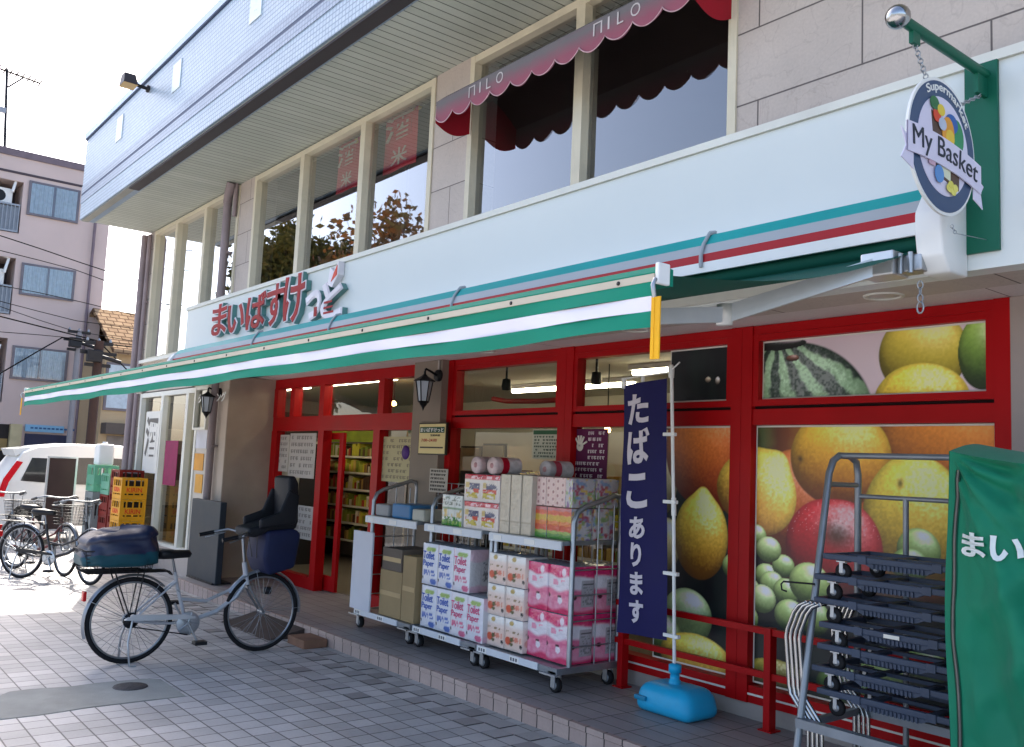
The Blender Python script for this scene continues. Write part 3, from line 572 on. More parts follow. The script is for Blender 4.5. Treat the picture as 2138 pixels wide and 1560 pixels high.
def chain(m,a,b,n,r=.013,wr=.0035):
    a=Vector(a);b=Vector(b)
    for i in range(n):
        c=a.lerp(b,(i+.5)/n); d=(b-a).normalized(); L=(b-a).length/n*.62; s=d.orthogonal().normalized(); 
        if i%2: s=d.cross(s)
        m.tube([c+d*(L*math.cos(t))+s*(r*math.sin(t)) for t in [k*math.pi/4 for k in range(8)]],wr,M_steel,5,True)
chain(m,(-2.13,4.15,2.64),(-2.13,4.15,2.545),3); m.tube([(-2.13+.016*math.cos(t),4.15,2.515+.028*math.sin(t)) for t in [k*math.pi/5 for k in range(10)]],.005,M_steel,6,True); pa(m,'crank_eye')
# ------------------------------------------------------------------ faded red scalloped awning over the upper window
MY=4.07; Ma=thing('scalloped_awning','faded red scalloped awning with white lettering above the upper right window','awning',(-4.9,WP,4.5))
mx0,mx1=-6.33,-3.50; M_mil=bpy.data.materials.new('faded_red_canvas'); M_mil.use_nodes=True
t=M_mil.node_tree; b=t.nodes['Principled BSDF']; b.inputs['Roughness'].default_value=.8
tc=t.nodes.new('ShaderNodeNewGeometry'); sp=t.nodes.new('ShaderNodeSeparateXYZ'); t.links.new(tc.outputs['Position'],sp.inputs[0])
mr=t.nodes.new('ShaderNodeMapRange'); mr.inputs[1].default_value=4.60; mr.inputs[2].default_value=4.72; t.links.new(sp.outputs['Z'],mr.inputs[0])
nz=t.nodes.new('ShaderNodeTexNoise'); nz.inputs['Scale'].default_value=5; nz.inputs['Detail'].default_value=6; ad=t.nodes.new('ShaderNodeMath'); ad.operation='MULTIPLY_ADD'; ad.inputs[1].default_value=.5; 
t.links.new(nz.outputs[0],ad.inputs[0]); sb=t.nodes.new('ShaderNodeMath'); sb.operation='ADD'; sb.inputs[1].default_value=-.25; t.links.new(mr.outputs[0],sb.inputs[0]); t.links.new(sb.outputs[0],ad.inputs[2])
rp=t.nodes.new('ShaderNodeValToRGB'); rp.color_ramp.elements[0].color=H('#8e4d5c')+(1,); rp.color_ramp.elements[1].color=H('#6a6566')+(1,); t.links.new(ad.outputs[0],rp.inputs[0]); t.links.new(rp.outputs[0],b.inputs['Base Color'])
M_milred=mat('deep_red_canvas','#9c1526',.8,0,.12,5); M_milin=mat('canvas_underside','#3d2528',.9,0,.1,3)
m=MB(); zt=4.755; N=11
def scal(u,n): return .070*np.abs(np.sin(np.pi*u*n))**.75
m.grid(lambda u,v:(mx0+u*(mx1-mx0),MY+.008*np.sin(u*50)*(1-v),(4.612-scal(u,N))*(1-v)+zt*v),N*14+1,7,M_mil); wpart(m,'front_valance',Ma)
m=MB(); m.grid(lambda u,v:(mx0+u*(mx1-mx0),MY+(WP-.02-MY)*v,zt+.20*np.sin(v*np.pi/2)),12,6,M_mil); m.grid(lambda u,v:(mx0+.002+u*(mx1-mx0-.004),MY+.001+(WP-.021-MY)*v,zt-.003+.20*np.sin(v*np.pi/2)),12,6,M_milin); wpart(m,'canopy',Ma); m=MB(); m.box((mx0,WP-.035,4.90),(mx1,WP+.052,4.96),M_milin); wpart(m,'light_gap_strip',Ma)  # last part is a dark strip added to close the bright gap behind the canopy
for xx in (mx0,mx1):
    m=MB(); m.grid(lambda u,v:(xx+0*u,MY+u*(WP-.02-MY),(4.60-.06*np.sin(np.pi*u)-.03)*(1-v)+(zt+.20*np.sin(u*np.pi/2))*v),12,6,M_milred); wpart(m,'end_flap',Ma)
m=MB(); pts=[(mx0+(mx1-mx0)*q/220,MY-.004,4.612-float(scal(q/220,N))+.003) for q in range(221)]; m.tube(pts,.0045,mat('piping','#c9a7ab',.7),4); wpart(m,'piping',Ma)
for (x0,x1) in ((onY(980,190,MY).x,onY(1052,160,MY).x),(onY(1240,60,MY).x,onY(1338,30,MY).x)):
    for k,(ch,w_) in enumerate((('\u041f',.075),('I',.014),('L',.05),('O',.075))):
        m=MB(); m.text(ch,(x0+(x1-x0)*(0,.32,.52,.80)[k],MY-.005,4.645),(1,0,0),(0,0,1),w_*1.15,.088,mat('milo_letter','#bdb5b3',.7),.002,-.006); wpart(m,'letter',Ma)
# ------------------------------------------------------------------ channel letters on the fascia
S=thing('shop_sign_letters','red and white raised Japanese shop name letters on the white fascia','shop sign',(-10,FY,3.2))
M_lr=mat('letter_red',(.34,.003,.006),.5,0,.12,4); M_lside=mat('letter_side','#5f8a86',.35,.2,.1,5); M_lw=mat('letter_white','#e6dfe2',.4); M_lo=mat('letter_orange','#d9482a',.4)  # teal of the letter sides puts their halo shadow into the colour
spec=[('ま',-11.72,-11.06,3.19,3.66),('い',-11.06,-10.45,3.20,3.62),('ば',-10.45,-9.92,3.19,3.68),('す',-9.86,-9.38,3.17,3.72),('け',-9.34,-8.94,3.17,3.72),('っ',-8.90,-8.60,3.17,3.47),('と',-8.58,-8.17,3.15,3.50)]
spec=[(c,onY(p0,650,4.23).x,onY(p1,650,4.23).x,z0,z1) for c,p0,p1,z0,z1 in (('ま',442,472,3.21,3.62),('い',474,508,3.20,3.56),('ば',512,552,3.19,3.62),('す',553,588,3.17,3.66),('け',588,630,3.16,3.70),('っ',634,664,3.15,3.45),('と',666,708,3.13,3.50))]
for ch,x0,x1,z0,z1 in spec:
    m=MB(); y=FY-.064; w_=x1-x0; h_=z1-z0; white=ch in 'っと'
    m.text(ch,(x0-.012,(y+FY)/2+.001,z0-.012),(1,0,0),(0,0,1),w_+.024,h_+.024,M_lside,.056,.045)
    m.text(ch,(x0-.012,y-.003,z0-.012),(1,0,0),(0,0,1),w_+.024,h_+.024,M_lw,.010,.045)
    m.text(ch,(x0,y-.012,z0),(1,0,0),(0,0,1),w_,h_,M_lw if white else M_lr,.006,.018)
    if ch=='と':
        m.prism([(x0+.12,z1-.02),(x0+.16,z1+.16),(x0+.24,z1+.10),(x0+.34,z1+.20),(x0+.34,z1+.06),(x0+.22,z1-.06)],y-.010,FY-.005,M_lw,'y'); m.prism([(x0+.20,z1-.0),(x0+.25,z1+.08),(x0+.32,z1+.16),(x0+.32,z1+.06)],y-.016,y-.0105,M_lo,'y')
        for q in range(3): m.box((x0+.08,y-.018,z0+.04+q*.055),(x0+.30-q*.02,y-.0155,z0+.062+q*.055),M_lr)
    if ch=='っ': m.box((x1-.12,y-.018,z0+.02),(x1-.05,y-.0155,z0+.12),M_lr)
    wpart(m,'letter',S)
# ------------------------------------------------------------------ hanging oval sign on its bracket
SX=-1.885
K=thing('sign_bracket','dark green wall bracket with a chrome ball holding the oval sign','sign bracket',(SX,FY,2.75))
M_gp=mat('bracket_green',(.004,.105,.06),.4,.0,.08,3)
m=MB(); m.box((-1.985,FY-.022,2.775),(-1.83,FY-.001,3.70),M_gp,.004); wpart(m,'wall_plate',K)
m=MB(); m.tube([(SX,FY-.02,3.635),(SX,3.52,3.635)],.024,M_gp,14); m.box((SX-.01,3.60,3.56),(SX+.01,3.66,3.62),M_gp); m.box((SX-.01,4.2,3.52),(SX+.01,FY-.02,3.62),M_gp); wpart(m,'arm',K)
m=MB(); m.lathe([(.001,-.052)]+[(.052*math.sin(math.pi*k/10),-.052*math.cos(math.pi*k/10)) for k in range(1,10)]+[(.001,.052)],M_chrome,(SX,3.49,3.635),'y',20); wpart(m,'ball',K)
oc=Vector((SX,3.838,3.155)); ry,rz=.30,.305
O=thing('oval_sign','navy oval hanging sign with groceries and a white name ribbon','hanging sign',(SX,3.845,2.80))
M_navy=mat('sign_navy','#31486b',.35,0,.05,4); M_lil=mat('sign_lilac','#d6d0e2',.4,0,.04,5)
def ov(a,b,x0,x1,mt,m,dy=0,dz=0): m.prism([(oc.y+dy+a*math.cos(t),oc.z+dz+b*math.sin(t)) for t in [2*math.pi*k/64 for k in range(64)]],x0,x1,mt,'x')
m=MB(); ov(ry,rz,SX+.006,SX+.018,M_whitepl,m); ov(ry-.012,rz-.014,SX+.018,SX+.0205,M_navy,m); ov(ry-.012,rz-.014,SX+.0035,SX+.006,M_navy,m); ov(ry-.075,rz-.085,SX+.0205,SX+.0225,M_lil,m); wpart(m,'board',O)
# groceries in a bag, flat shapes on the board
m=MB(); xx=SX+.0225
def flat(poly,hexc,d=.002):
    global xx
    m.prism([(oc.y+a*1.12,oc.z+b*.86) for a,b in poly],xx,xx+d,mat('sg_'+hexc,'#'+hexc,.5),'x'); xx+=.0006
def disc(a,b,r,hexc,s=1.): flat([(a+r*math.cos(t),b+r*s*math.sin(t)) for t in [2*math.pi*k/20 for k in range(20)]],hexc)
flat([(-.10,.16),(-.06,-.16),(.12,-.20),(.13,.10)],'5a4336'); flat([(-.05,.03),(-.04,-.15),(.05,-.17),(.05,.02)],'d9dcc0'); flat([(.06,-.06),(.06,-.2),(.10,-.2),(.10,-.05)],'5a4336')
disc(.10,.08,.06,'2f8f5a',1.6); disc(.06,.14,.05,'2a5fa8'); disc(.03,.08,.05,'e39a2e',1.7); disc(.045,.06,.035,'e8c23a',1.2); disc(-.06,.15,.03,'d9472a',1.4); disc(-.08,.20,.035,'2d6f3f'); disc(-.03,.18,.03,'e2c63a'); disc(-.02,.11,.03,'b9c3d6',1.1)
flat([(-.13,-.13),(-.13,-.05),(-.08,-.05),(-.08,-.13)],'c9a5b5'); disc(-.05,-.16,.035,'5a8fc9',1.3); disc(.03,-.21,.022,'e0d66a'); disc(.06,-.22,.022,'e0d66a'); disc(.04,-.19,.02,'d6cc5a'); disc(.075,-.20,.02,'e0d66a'); wpart(m,'picture',O)
# ribbon + words
rib=[]
def ry_(s): return oc.y+s
def rzc(s): return oc.z-.03-.06*(s+.05)-.22*(s)**2
m=MB(); ss=[-.33+.66*k/30 for k in range(31)]; X1=SX+.034
top=[(ry_(s),rzc(s)+.065) for s in ss]; bot=[(ry_(s),rzc(s)-.065) for s in ss]
vs=[(X1,a,b) for a,b in top]+[(X1,a,b) for a,b in bot]+[(X1-.006,a,b) for a,b in top]+[(X1-.006,a,b) for a,b in bot]; n=31
m.add(vs,[(i+n,i+n+1,i+1,i) for i in range(n-1)]+[(i+2*n,i+1+2*n,i+1+3*n,i+3*n) for i in range(n-1)]+[(i,i+1,i+1+2*n,i+2*n) for i in range(n-1)]+[(i+3*n,i+1+3*n,i+1+n,i+n) for i in range(n-1)],M_lil)
m.prism([(ry_(-.37),rzc(-.33)+.03),(ry_(-.27),rzc(-.33)-.02),(ry_(-.27),rzc(-.33)-.13),(ry_(-.37),rzc(-.33)-.10),(ry_(-.33),rzc(-.33)-.04)],SX+.023,SX+.027,M_lil,'x'); m.prism([(ry_(.27),rzc(.33)+.02),(ry_(.37),rzc(.33)-.02),(ry_(.34),rzc(.33)-.06),(ry_(.36),rzc(.33)-.13),(ry_(.27),rzc(.33)-.10)],SX+.023,SX+.027,M_lil,'x'); wpart(m,'ribbon',O)
def curved_text(m,body,cy,cz_fn,ang_fn,s0,s1,h,mt,x,off=.0):
    vs,fs=text_geo(body,off); mx=max(v[0] for v in vs); my=max(v[1] for v in vs); out=[]
    for v in vs:
        s=s0+(s1-s0)*v[0]/mx; a=ang_fn(s); q=cz_fn(s); out.append((x+v[2]*.002,q[0]-math.sin(a)*(v[1]/my-.5)*h,q[1]+math.cos(a)*(v[1]/my-.5)*h))
    m.add(out,fs,mt)
m=MB(); curved_text(m,'My Basket',0,lambda s:(ry_(s),rzc(s)-.002),lambda s:math.atan(-.06-.44*s),-.29,.29,.115,mat('ribbon_ink','#1c2433',.5),X1+.002,.0); wpart(m,'lettering',O)
m=MB(); curved_text(m,'Supermarket',0,lambda s:(oc.y+(ry-.043)*math.sin(s),oc.z+(rz-.045)*math.cos(s)),lambda s:-math.atan2((rz-.05)*math.sin(s),(ry-.043)*math.cos(s)),-.60,1.0,.05,M_whitepl,SX+.0225,.012); wpart(m,'lettering',O)
m=MB(); chain(m,(SX,3.63,3.565),(SX,3.73,3.44),9,.011,.003); wpart(m,'hanging_chain',O); m=MB(); chain(m,(SX,4.25,3.52),(SX,4.02,3.40),9,.011,.003); wpart(m,'hanging_chain',O)
m=MB(); chain(m,(SX,3.95,2.83),(SX,3.99,2.80),3,.007,.0018); m.tube([(SX,3.99,2.80),(SX,4.29,2.83)],.002,M_steel,4); wpart(m,'stay_wire',O)
# floodlight on the parapet
fl=thing('floodlight','small bronze floodlight on an arm above the blue tiled parapet','floodlight',(-12.2,3.32,6.46))
m=MB(); m.lathe([(.001,-.03),(.05,-.03),(.05,0)],M_black,(0,0,0),'y',12); m.tube([(0,-.02,0),(-.02,-.16,.02)],.025,M_black,8); m.build('arm',fl)
hd=bpy.data.objects.new('head_mount',None)
m=MB(); q=[(-.15,-.34,-.02),(.09,-.34,-.02),(.09,-.16,-.02),(-.15,-.16,-.02),(-.11,-.33,.12),(.05,-.33,.12),(.05,-.19,.12),(-.11,-.19,.12)]
m.add(q,[(4,5,6,7),(0,4,7,3),(1,2,6,5),(0,1,5,4),(2,3,7,6)],mat('flood_body','#3a3230',.5,0,.1,5)); m.add([(a,b,c-.003) for a,b,c in q[:4]],[(3,2,1,0)],mat('flood_glass','#c2a268',.2,0,.05,5)); m.build('head',fl); bpy.data.objects.remove(hd)
# ------------------------------------------------------------------ banners behind the upper windows, lamps and fixtures inside
for (xa,xb,zt_,zb,lab) in ((onY(708,300,4.70).x,onY(752,300,4.70).x,onY(730,275,4.70).z,onY(730,395,4.70).z,'red and yellow sake banner behind the middle upper pane'),(onY(806,250,4.70).x,onY(872,250,4.70).x,onY(840,208,4.70).z,onY(840,350,4.70).z,'red and yellow sake banner behind the right upper pane')):
    t=thing('sale_banner',lab,'banner',((xa+xb)/2,4.70,zb),0,'sake banners inside the upper windows')
    m=MB(); m.grid(lambda u,v:(xa+u*(xb-xa),4.70+.01*np.sin(u*7+v*3),zb+(zt_-zb)*v),10,14,mat('banner_red','#f04a58',.7,0,.1,4)); m.box((xa,4.742,zt_-.18),(xb,4.708,zt_),mat('banner_yellow','#ffdc60',.7)); wpart(m,'cloth',t)
    m=MB(); m.text('酒',(xa+.08*(xb-xa),4.675,zb+.42*(zt_-zb)),(1,0,0),(0,0,1),(xb-xa)*.84,(zt_-zb)*.36,mat('banner_ink','#f0dcc8',.7),.002,.02); wpart(m,'letter',t); m=MB(); m.text('米',(xa+.3*(xb-xa),4.675,zb+.05*(zt_-zb)),(1,0,0),(0,0,1),(xb-xa)*.5,(zt_-zb)*.25,mat('banner_ink','#f0dcc8'),.002,.01); wpart(m,'letter',t)
    m=MB(); m.tube([((xa+xb)/2,4.80,3.03),((xa+xb)/2,4.80,zt_+.08)],.02,mat('banner_pole','#3c3a4a',.5)); wpart(m,'pole',t)
def tubelight(label,x0,x1,y,z):
    t=thing('tube_light',label,'ceiling light',((x0+x1)/2,y,z),0,'tube lights on the shop ceiling'); m=MB(); m.box((x0,y-.06,z+.005),(x1,y+.06,2.719),M_whitepl); wpart(m,'housing',t); m=MB(); m.tube([(x0+.02,y,z-.02),(x1-.02,y,z-.02)],.025,M_lampem,8); wpart(m,'tube',t)
p=onY(1070,797,7.2); q=onY(1175,790,7.2); tubelight('lit tube light seen through the upper red window above the shelf carts',p.x,q.x+1.2,7.2,2.665)
p=onY(1320,778,6.4); tubelight('lit tube light above the navy flag inside the shop',p.x,p.x+1.3,6.4,2.665)
tubelight('added lit tube light hidden behind the entrance header',-10.9,-9.0,5.46,2.665); tubelight('added lit tube light, unseen, above the liquor shop end',-13.6,-11.3,5.50,2.665)  # both tubes added to brighten the shop interior, kept out of view
for x,y,lab in ((1058,792,'black ceiling spotlight inside the window left of the mullion'),(1246,775,'black ceiling spotlight inside the window near the flag')):
    p=onY(x,y-8,5.7); t=thing('ceiling_spotlight',lab,'spotlight',(p.x,5.7,2.5),0,'black spotlights inside the shop'); m=MB(); m.box((p.x-.06,5.66,2.70),(p.x+.06,5.74,2.719),M_black); m.tube([(p.x,5.7,2.70),(p.x,5.7,2.56)],.012,M_black); wpart(m,'stem',t); m=MB(); m.lathe([(.001,2.58),(.04,2.57),(.05,2.50),(.045,2.46)],M_black,(p.x,5.7,0),'z',14); wpart(m,'head',t)
for x,y,Y,lab in ((822,843,6.0,'small warm lamp inside the upper window beside the lantern'),(1268,898,6.2,'small warm lamp behind the purple poster')):
    p=onY(x,y,Y); m=MB(); m.lathe([(.001,-.03),(.03,-.02),(.035,0),(.02,.03),(.001,.035)],M_bulb,p,'z',12); m.tube([(p.x,Y,p.z+.035),(p.x,Y,2.72)],.006,M_black,5); tag(m.build('pendant_lamp'),lab,'lamp','warm pendant lamps inside')
m=MB(); m.tube([onY(1030,833,6.5),onY(1060,838,6.4),onY(1120,838,6.4),onY(1180,834,6.4)],.03,M_red,6); tag(m.build('red_rail'),'dark red rail hanging inside the shop behind the upper window','rail')
# shelving inside
def shelf(label,x0,x1,y,tiers,seed,y1=None):
    r0=random.Random(seed); y1=y1 or y+.45
    t=thing('grocery_shelf',label,'shelf',((x0+x1)/2,y,STEP+.004),0,'grocery shelves inside the shop'); m=MB(); m.box((x0-.02,y1,STEP+.005),(x1+.02,y1+.03,1.95),M_dim)
    for z in tiers: m.box((x0,y,z-.03),(x1,y1,z),M_trim)
    for xx in (x0-.02,x1): m.box((xx,y,STEP+.005),(xx+.02,y1,1.9),M_black)
    wpart(m,'rack',t); m=MB(); m.kind=0
    for z in tiers:
        x=x0+.02
        while x<x1-.05:
            ww=r0.uniform(.035,.09); hh=r0.uniform(.09,.21); c=r0.choice(['8f9a3a','b8b13a','6f7d2c','c2a456','7a5a32','9a7a42','4a3526','b0a06a','a33a2a','c9c0a8'])
            m.box((x,y+.02,z+.001),(min(x+ww*.92,x1),y1-.1,z+hh),mat('goods_'+c,'#'+c,.6),.01); x+=ww
    o=wpart(m,'goods',t); o['kind']='stuff'
shelf('tiered produce shelf standing behind the sliding door',-13.9,-11.9,7.0,(.45,.72,.98,1.24,1.5,1.75),3)
shelf('low grocery shelf behind the left entrance glass',-14.6,-12.5,6.0,(.4,.7,1.0),5)
shelf('grocery shelf behind the window with the shelf carts',-9.6,-6.4,6.8,(.4,.75,1.1,1.45),8)
m=MB(); m.box((-13.8,7.0,1.97),(-12.0,7.06,2.25),mat('produce_sign','#7e8a2a',.6,0,.2,6)); tag(m.build('produce_board'),'olive green board above the produce shelf in the doorway','board')
for x0,x1,z0,z1 in ((962,1000,935,985),(1008,1048,930,985)):
    a=onY(x0,z0,5.6); b=onY(x1,z1,5.6); m=MB(); m.box((a.x,5.6,b.z),(b.x,5.62,a.z),mat('reflection_pale','#c2b698',.7)); m.box((a.x-.02,5.62,b.z-1.0),(b.x+.02,5.64,a.z+.02),M_black); tag(m.build('reflection_panel'),'added pale panel standing for a reflected building behind the wrapped tissue rolls' if x0<1000 else 'added pale panel for the same reflected building right behind the red kitchen rolls','reflection panel','added pale panels standing for a reflection')  # pale panels added to stand for a bright building reflected in the glass
# ------------------------------------------------------------------ red guard rail before the windows
RL=thing('guard_rail','low red metal guard rail in front of the fruit posters','railing',(-4,4.95,STEP))
m=MB()
for z in (.70,.43): m.box((-4.85,4.93,z),(-1.2,4.965,z+.04),M_red)
m.box((-4.85,4.935,.60),(-1.2,4.96,.605),M_red) if 0 else None
wpart(m,'rail',RL)
for x in (-4.78,-3.51,-2.24,-1.22):
    m=MB(); m.box((x-.025,4.915,STEP),(x+.025,4.985,.745),M_red,.006); m.box((x-.05,4.90,STEP),(x+.05,5.0,STEP+.008),M_red); wpart(m,'post',RL)
# ------------------------------------------------------------------ navy banner flag in its blue water base
fx=-4.09; FYf=4.73
F=thing('banner_flag','navy vertical banner flag with white Japanese lettering on a white pole','banner flag',(fx,FYf,STEP))
top=onY(1402,762,FYf)
m=MB(); m.tube([(fx,FYf,STEP+.12),(fx-.045,FYf,1.4),(top.x,FYf,top.z)],.012,M_whitepl,10); m.tube([(fx-.045,FYf,1.40),(fx-.05,FYf,1.52)],.017,M_whitepl,10)
fl_l=onY(1298,800,FYf); m.tube([(top.x+.09,FYf-.02,top.z+.01),(top.x-.02,FYf,top.z-.05),(fl_l.x,FYf,fl_l.z+.03)],.006,M_whitepl,6); m.lathe([(.02,-.06),(.022,.02),(.001,.03)],M_whitepl,(top.x,FYf,top.z-.03),'z',10); wpart(m,'pole',F)
TL=onY(1302,806,FYf); TR=onY(1393,790,FYf); BL=onY(1288,1320,FYf); BR=onY(1394,1337,FYf)
def flagp(u,v,d=0):
    x=(BL.x*(1-u)+BR.x*u)*(1-v)+(TL.x*(1-u)+TR.x*u)*v; z=(BL.z*(1-u)+BR.z*u)*(1-v)+(TL.z*(1-u)+TR.z*u)*v
    y=FYf-.005-d+.018*np.sin(u*4+v*3)*(1-u)+.010*np.sin(v*9+u*5)*(1-u*.7)
    return x,y,z
M_flag=mat('flag_navy',(.010,.009,.075),.7,0,.08,3,bump=.1,bscale=250)
m=MB(); m.grid(flagp,20,50,M_flag); wpart(m,'cloth',F)
M_fw=mat('flag_letter','#cfc8cf',.75,0,.04,4)
def flag_text(ch,u0,u1,v0,v1,off=.035):
    vs,fs=text_geo(ch,off); mx=max(v[0] for v in vs); my=max(v[1] for v in vs); out=[]
    for v in vs: out.append(tuple(float(k) for k in flagp(u0+(u1-u0)*v[0]/mx,v0+(v1-v0)*v[1]/my,.006+v[2]*.002)))
    mm.add(out,fs,M_fw)
mm=MB()
for ch,v0,v1,u0,u1 in (('た',.832,.955,.14,.64),('ば',.672,.815,.12,.66),('こ',.495,.635,.14,.60),('あ',.375,.462,.22,.56),('り',.265,.360,.26,.50),('ま',.155,.245,.24,.54),('す',.045,.135,.22,.54)): flag_text(ch,u0,u1,v0,v1)
wpart(mm,'lettering',F)
m=MB()
for v in (.02,.25,.52,.78): 
    q=flagp(np.array([.98]),np.array([v])); px_=fx+(top.x-fx)*v; m.box((float(q[0][0])-.02,FYf-.016,float(q[2][0])-.012),(px_+.03,FYf+.016,float(q[2][0])+.012),M_whitepl,.004)
m.box((TL.x+.18,FYf-.008,TL.z-.02),(TL.x+.20,FYf+.008,TL.z+.07),M_whitepl); m.box((TL.x-.015,FYf-.01,TL.z-.02),(TL.x+.02,FYf+.01,TL.z+.06),M_whitepl,.005); wpart(m,'loop',F)
M_base=mat('base_blue','#1fa3cf',.38,0,.08,4,bump=.05,bscale=40,dirt=.22)
m=MB(); import bmesh
bm=bmesh.new(); bmesh.ops.create_cube(bm,size=1)
for v in bm.verts:
    k=1 if v.co.z<0 else .84; v.co=(v.co.x*.50*k,v.co.y*.36*k,v.co.z*.19)
bmesh.ops.bevel(bm,geom=bm.edges[:],offset=.075,segments=5,affect='EDGES',profile=.5); bm.verts.index_update()
m.add([(v.co.x+fx+.02,v.co.y+FYf,v.co.z+STEP+.096) for v in bm.verts],[[v.index for v in f.verts] for f in bm.faces],M_base,True); bm.free()
m.box((fx-.19,FYf-.185,STEP+.075),(fx-.09,FYf-.15,STEP+.105),mat('base_blue_dark','#12799c',.4),.008)
m.lathe([(.04,.17),(.04,.21),(.032,.215),(.03,.26),(.042,.262),(.042,.31),(.03,.315),(.018,.32)],M_base,(fx,FYf,STEP),'z',18); wpart(m,'water_base',F)
# ------------------------------------------------------------------ casters, carts
def caster(m,x,y,z0,r=.055,pedal=True,tx=.2):
    """z0 = floor; hub at z0+r"""
    m.lathe([(.012,-.02),(r*.7,-.02),(r*.75,-.022),(r,-.018),(r,.018),(r*.75,.022),(r*.7,.02),(.012,.02)],M_rubber,(x,y,z0+r),'y',20); m.lathe([(.001,-.024),(r*.55,-.024),(r*.6,-.0205)],M_grey,(x,y,z0+r),'y',14); 
    m.box((x-.022,y-.032,z0+r-.015),(x+.022,y-.026,z0+r*2+.04),M_steel); m.box((x-.022,y+.026,z0+r-.015),(x+.022,y+.032,z0+r*2+.04),M_steel); m.box((x-.04,y-.04,z0+r*2+.03),(x+.04,y+.04,z0+r*2+.045),M_steel)
    if pedal: m.box((x-.10,y-.075,z0+r*2+.02),(x+.07,y-.05,z0+r*2+.032),M_steel)
M_rail=mat('price_rail','#cfd3d8',.35,0,.05,4); M_tag=mat('price_tag','#e6e4df',.6,0,.03,4)
def cart(label,x0,x1,y0,y1,right_gate=True,left_gate=True,shelf=True,group='wheeled shelf carts on the step'):
    t=thing('shelf_cart',label,'shelf cart',((x0+x1)/2,(y0+y1)/2,STEP),0,group); zb=.245
    m=MB(); m.box((x0,y0,zb),(x1,y0+.035,zb+.045),M_grey); m.box((x0,y1-.035,zb),(x1,y1,zb+.045),M_steel); m.box((x0,y0+.035,zb),(x0+.035,y1-.035,zb+.045),M_steel); m.box((x1-.035,y0+.035,zb),(x1,y1-.035,zb+.045),M_steel); m.box((x0+.035,y0+.035,zb+.022),(x1-.035,y1-.035,zb+.034),M_steel); wpart(m,'base',t)
    for (a,b) in ((x0+.05,y0+.04),(x1-.05,y0+.04),(x0+.05,y1-.07),(x1-.05,y1-.07)):
        m=MB(); caster(m,a,b,STEP,.05,b<y0+.1); wpart(m,'caster',t)
    yf=y0+.13
    for xx,on in ((x0+.02,left_gate),(x1-.02,right_gate)):
        if not on: continue
        m=MB(); m.tube([(xx,yf,zb+.04),(xx,yf,1.30),(xx,yf+.03,1.37),(xx,yf+.10,1.41),(xx,y1-.08,1.50),(xx,y1-.03,1.49),(xx,y1-.01,1.44),(xx,y1-.01,zb+.04)],.019,M_steel,8)
        for z in (.42,.60,.78,.96): m.tube([(xx,yf,z),(xx,y1-.01,z)],.005,M_steel,5)
        m.tube([(xx,(yf+y1)/2,zb+.04),(xx,(yf+y1)/2,1.43)],.006,M_steel,5); m.tube([(xx,(yf+y1)/2+.16,zb+.04),(xx,(yf+y1)/2+.16,1.43)],.006,M_steel,5); wpart(m,'side_gate',t)
    m=MB(); m.tube([(x0+.05,y1+.012,zb+.04),(x0+.05,y1+.012,1.5),(x1-.05,y1+.012,1.5),(x1-.05,y1+.012,zb+.04)],.015,M_steel,8)
    x=x0+.15
    while x<x1-.1: m.tube([(x,y1+.012,zb+.06),(x,y1+.012,1.5)],.004,M_steel,5); x+=.11
    for z in (.6,.95,1.3): m.tube([(x0+.05,y1+.012,z),(x1-.05,y1+.012,z)],.005,M_steel,5)
    wpart(m,'back_grid',t)
    if shelf:
        m=MB(); m.box((x0+.045,y0+.05,1.135),(x1-.045,y1-.03,1.165),M_steel); wpart(m,'shelf',t); m=MB(); m.box((x0+.04,y0+.035,1.10),(x1-.045,y0+.049,1.16),M_rail); m.box((x0+.10,y0+.031,1.112),(x0+.20,y0+.0349,1.15),M_tag); m.box((x0+.48,y0+.031,1.112),(x0+.60,y0+.0349,1.15),M_tag); wpart(m,'price_rail',t)
    m=MB(); m.box((x0+.01,y0-.012,zb+.002),(x1-.20,y0-.001,zb+.052),M_rail)
    r0=random.Random(label)
    for q in (.03,.45): 
        a=x0+q*(x1-x0); m.box((a,y0-.015,zb+.004),(a+.11,y0-.0125,zb+.05),M_tag)
        for k in range(3): m.box((a+.012+k*.03,y0-.0165,zb+.014),(a+.03+k*.03,y0-.0151,zb+.038),mat('tag_ink','#6a6a70',.7))
    wpart(m,'price_rail',t); return t
CYF,CYB=4.36,4.98
cart('galvanised cart of pink and peach toilet rolls nearest the navy flag',-5.775,-4.84,CYF,CYB)
cart('galvanised cart of blue and pink toilet rolls in the middle of the row',-6.70,-5.795,CYF,CYB,True,True)
cart('galvanised cart of cardboard boxes nearest the shop door',-7.72,-6.75,CYF,CYB,False,True)
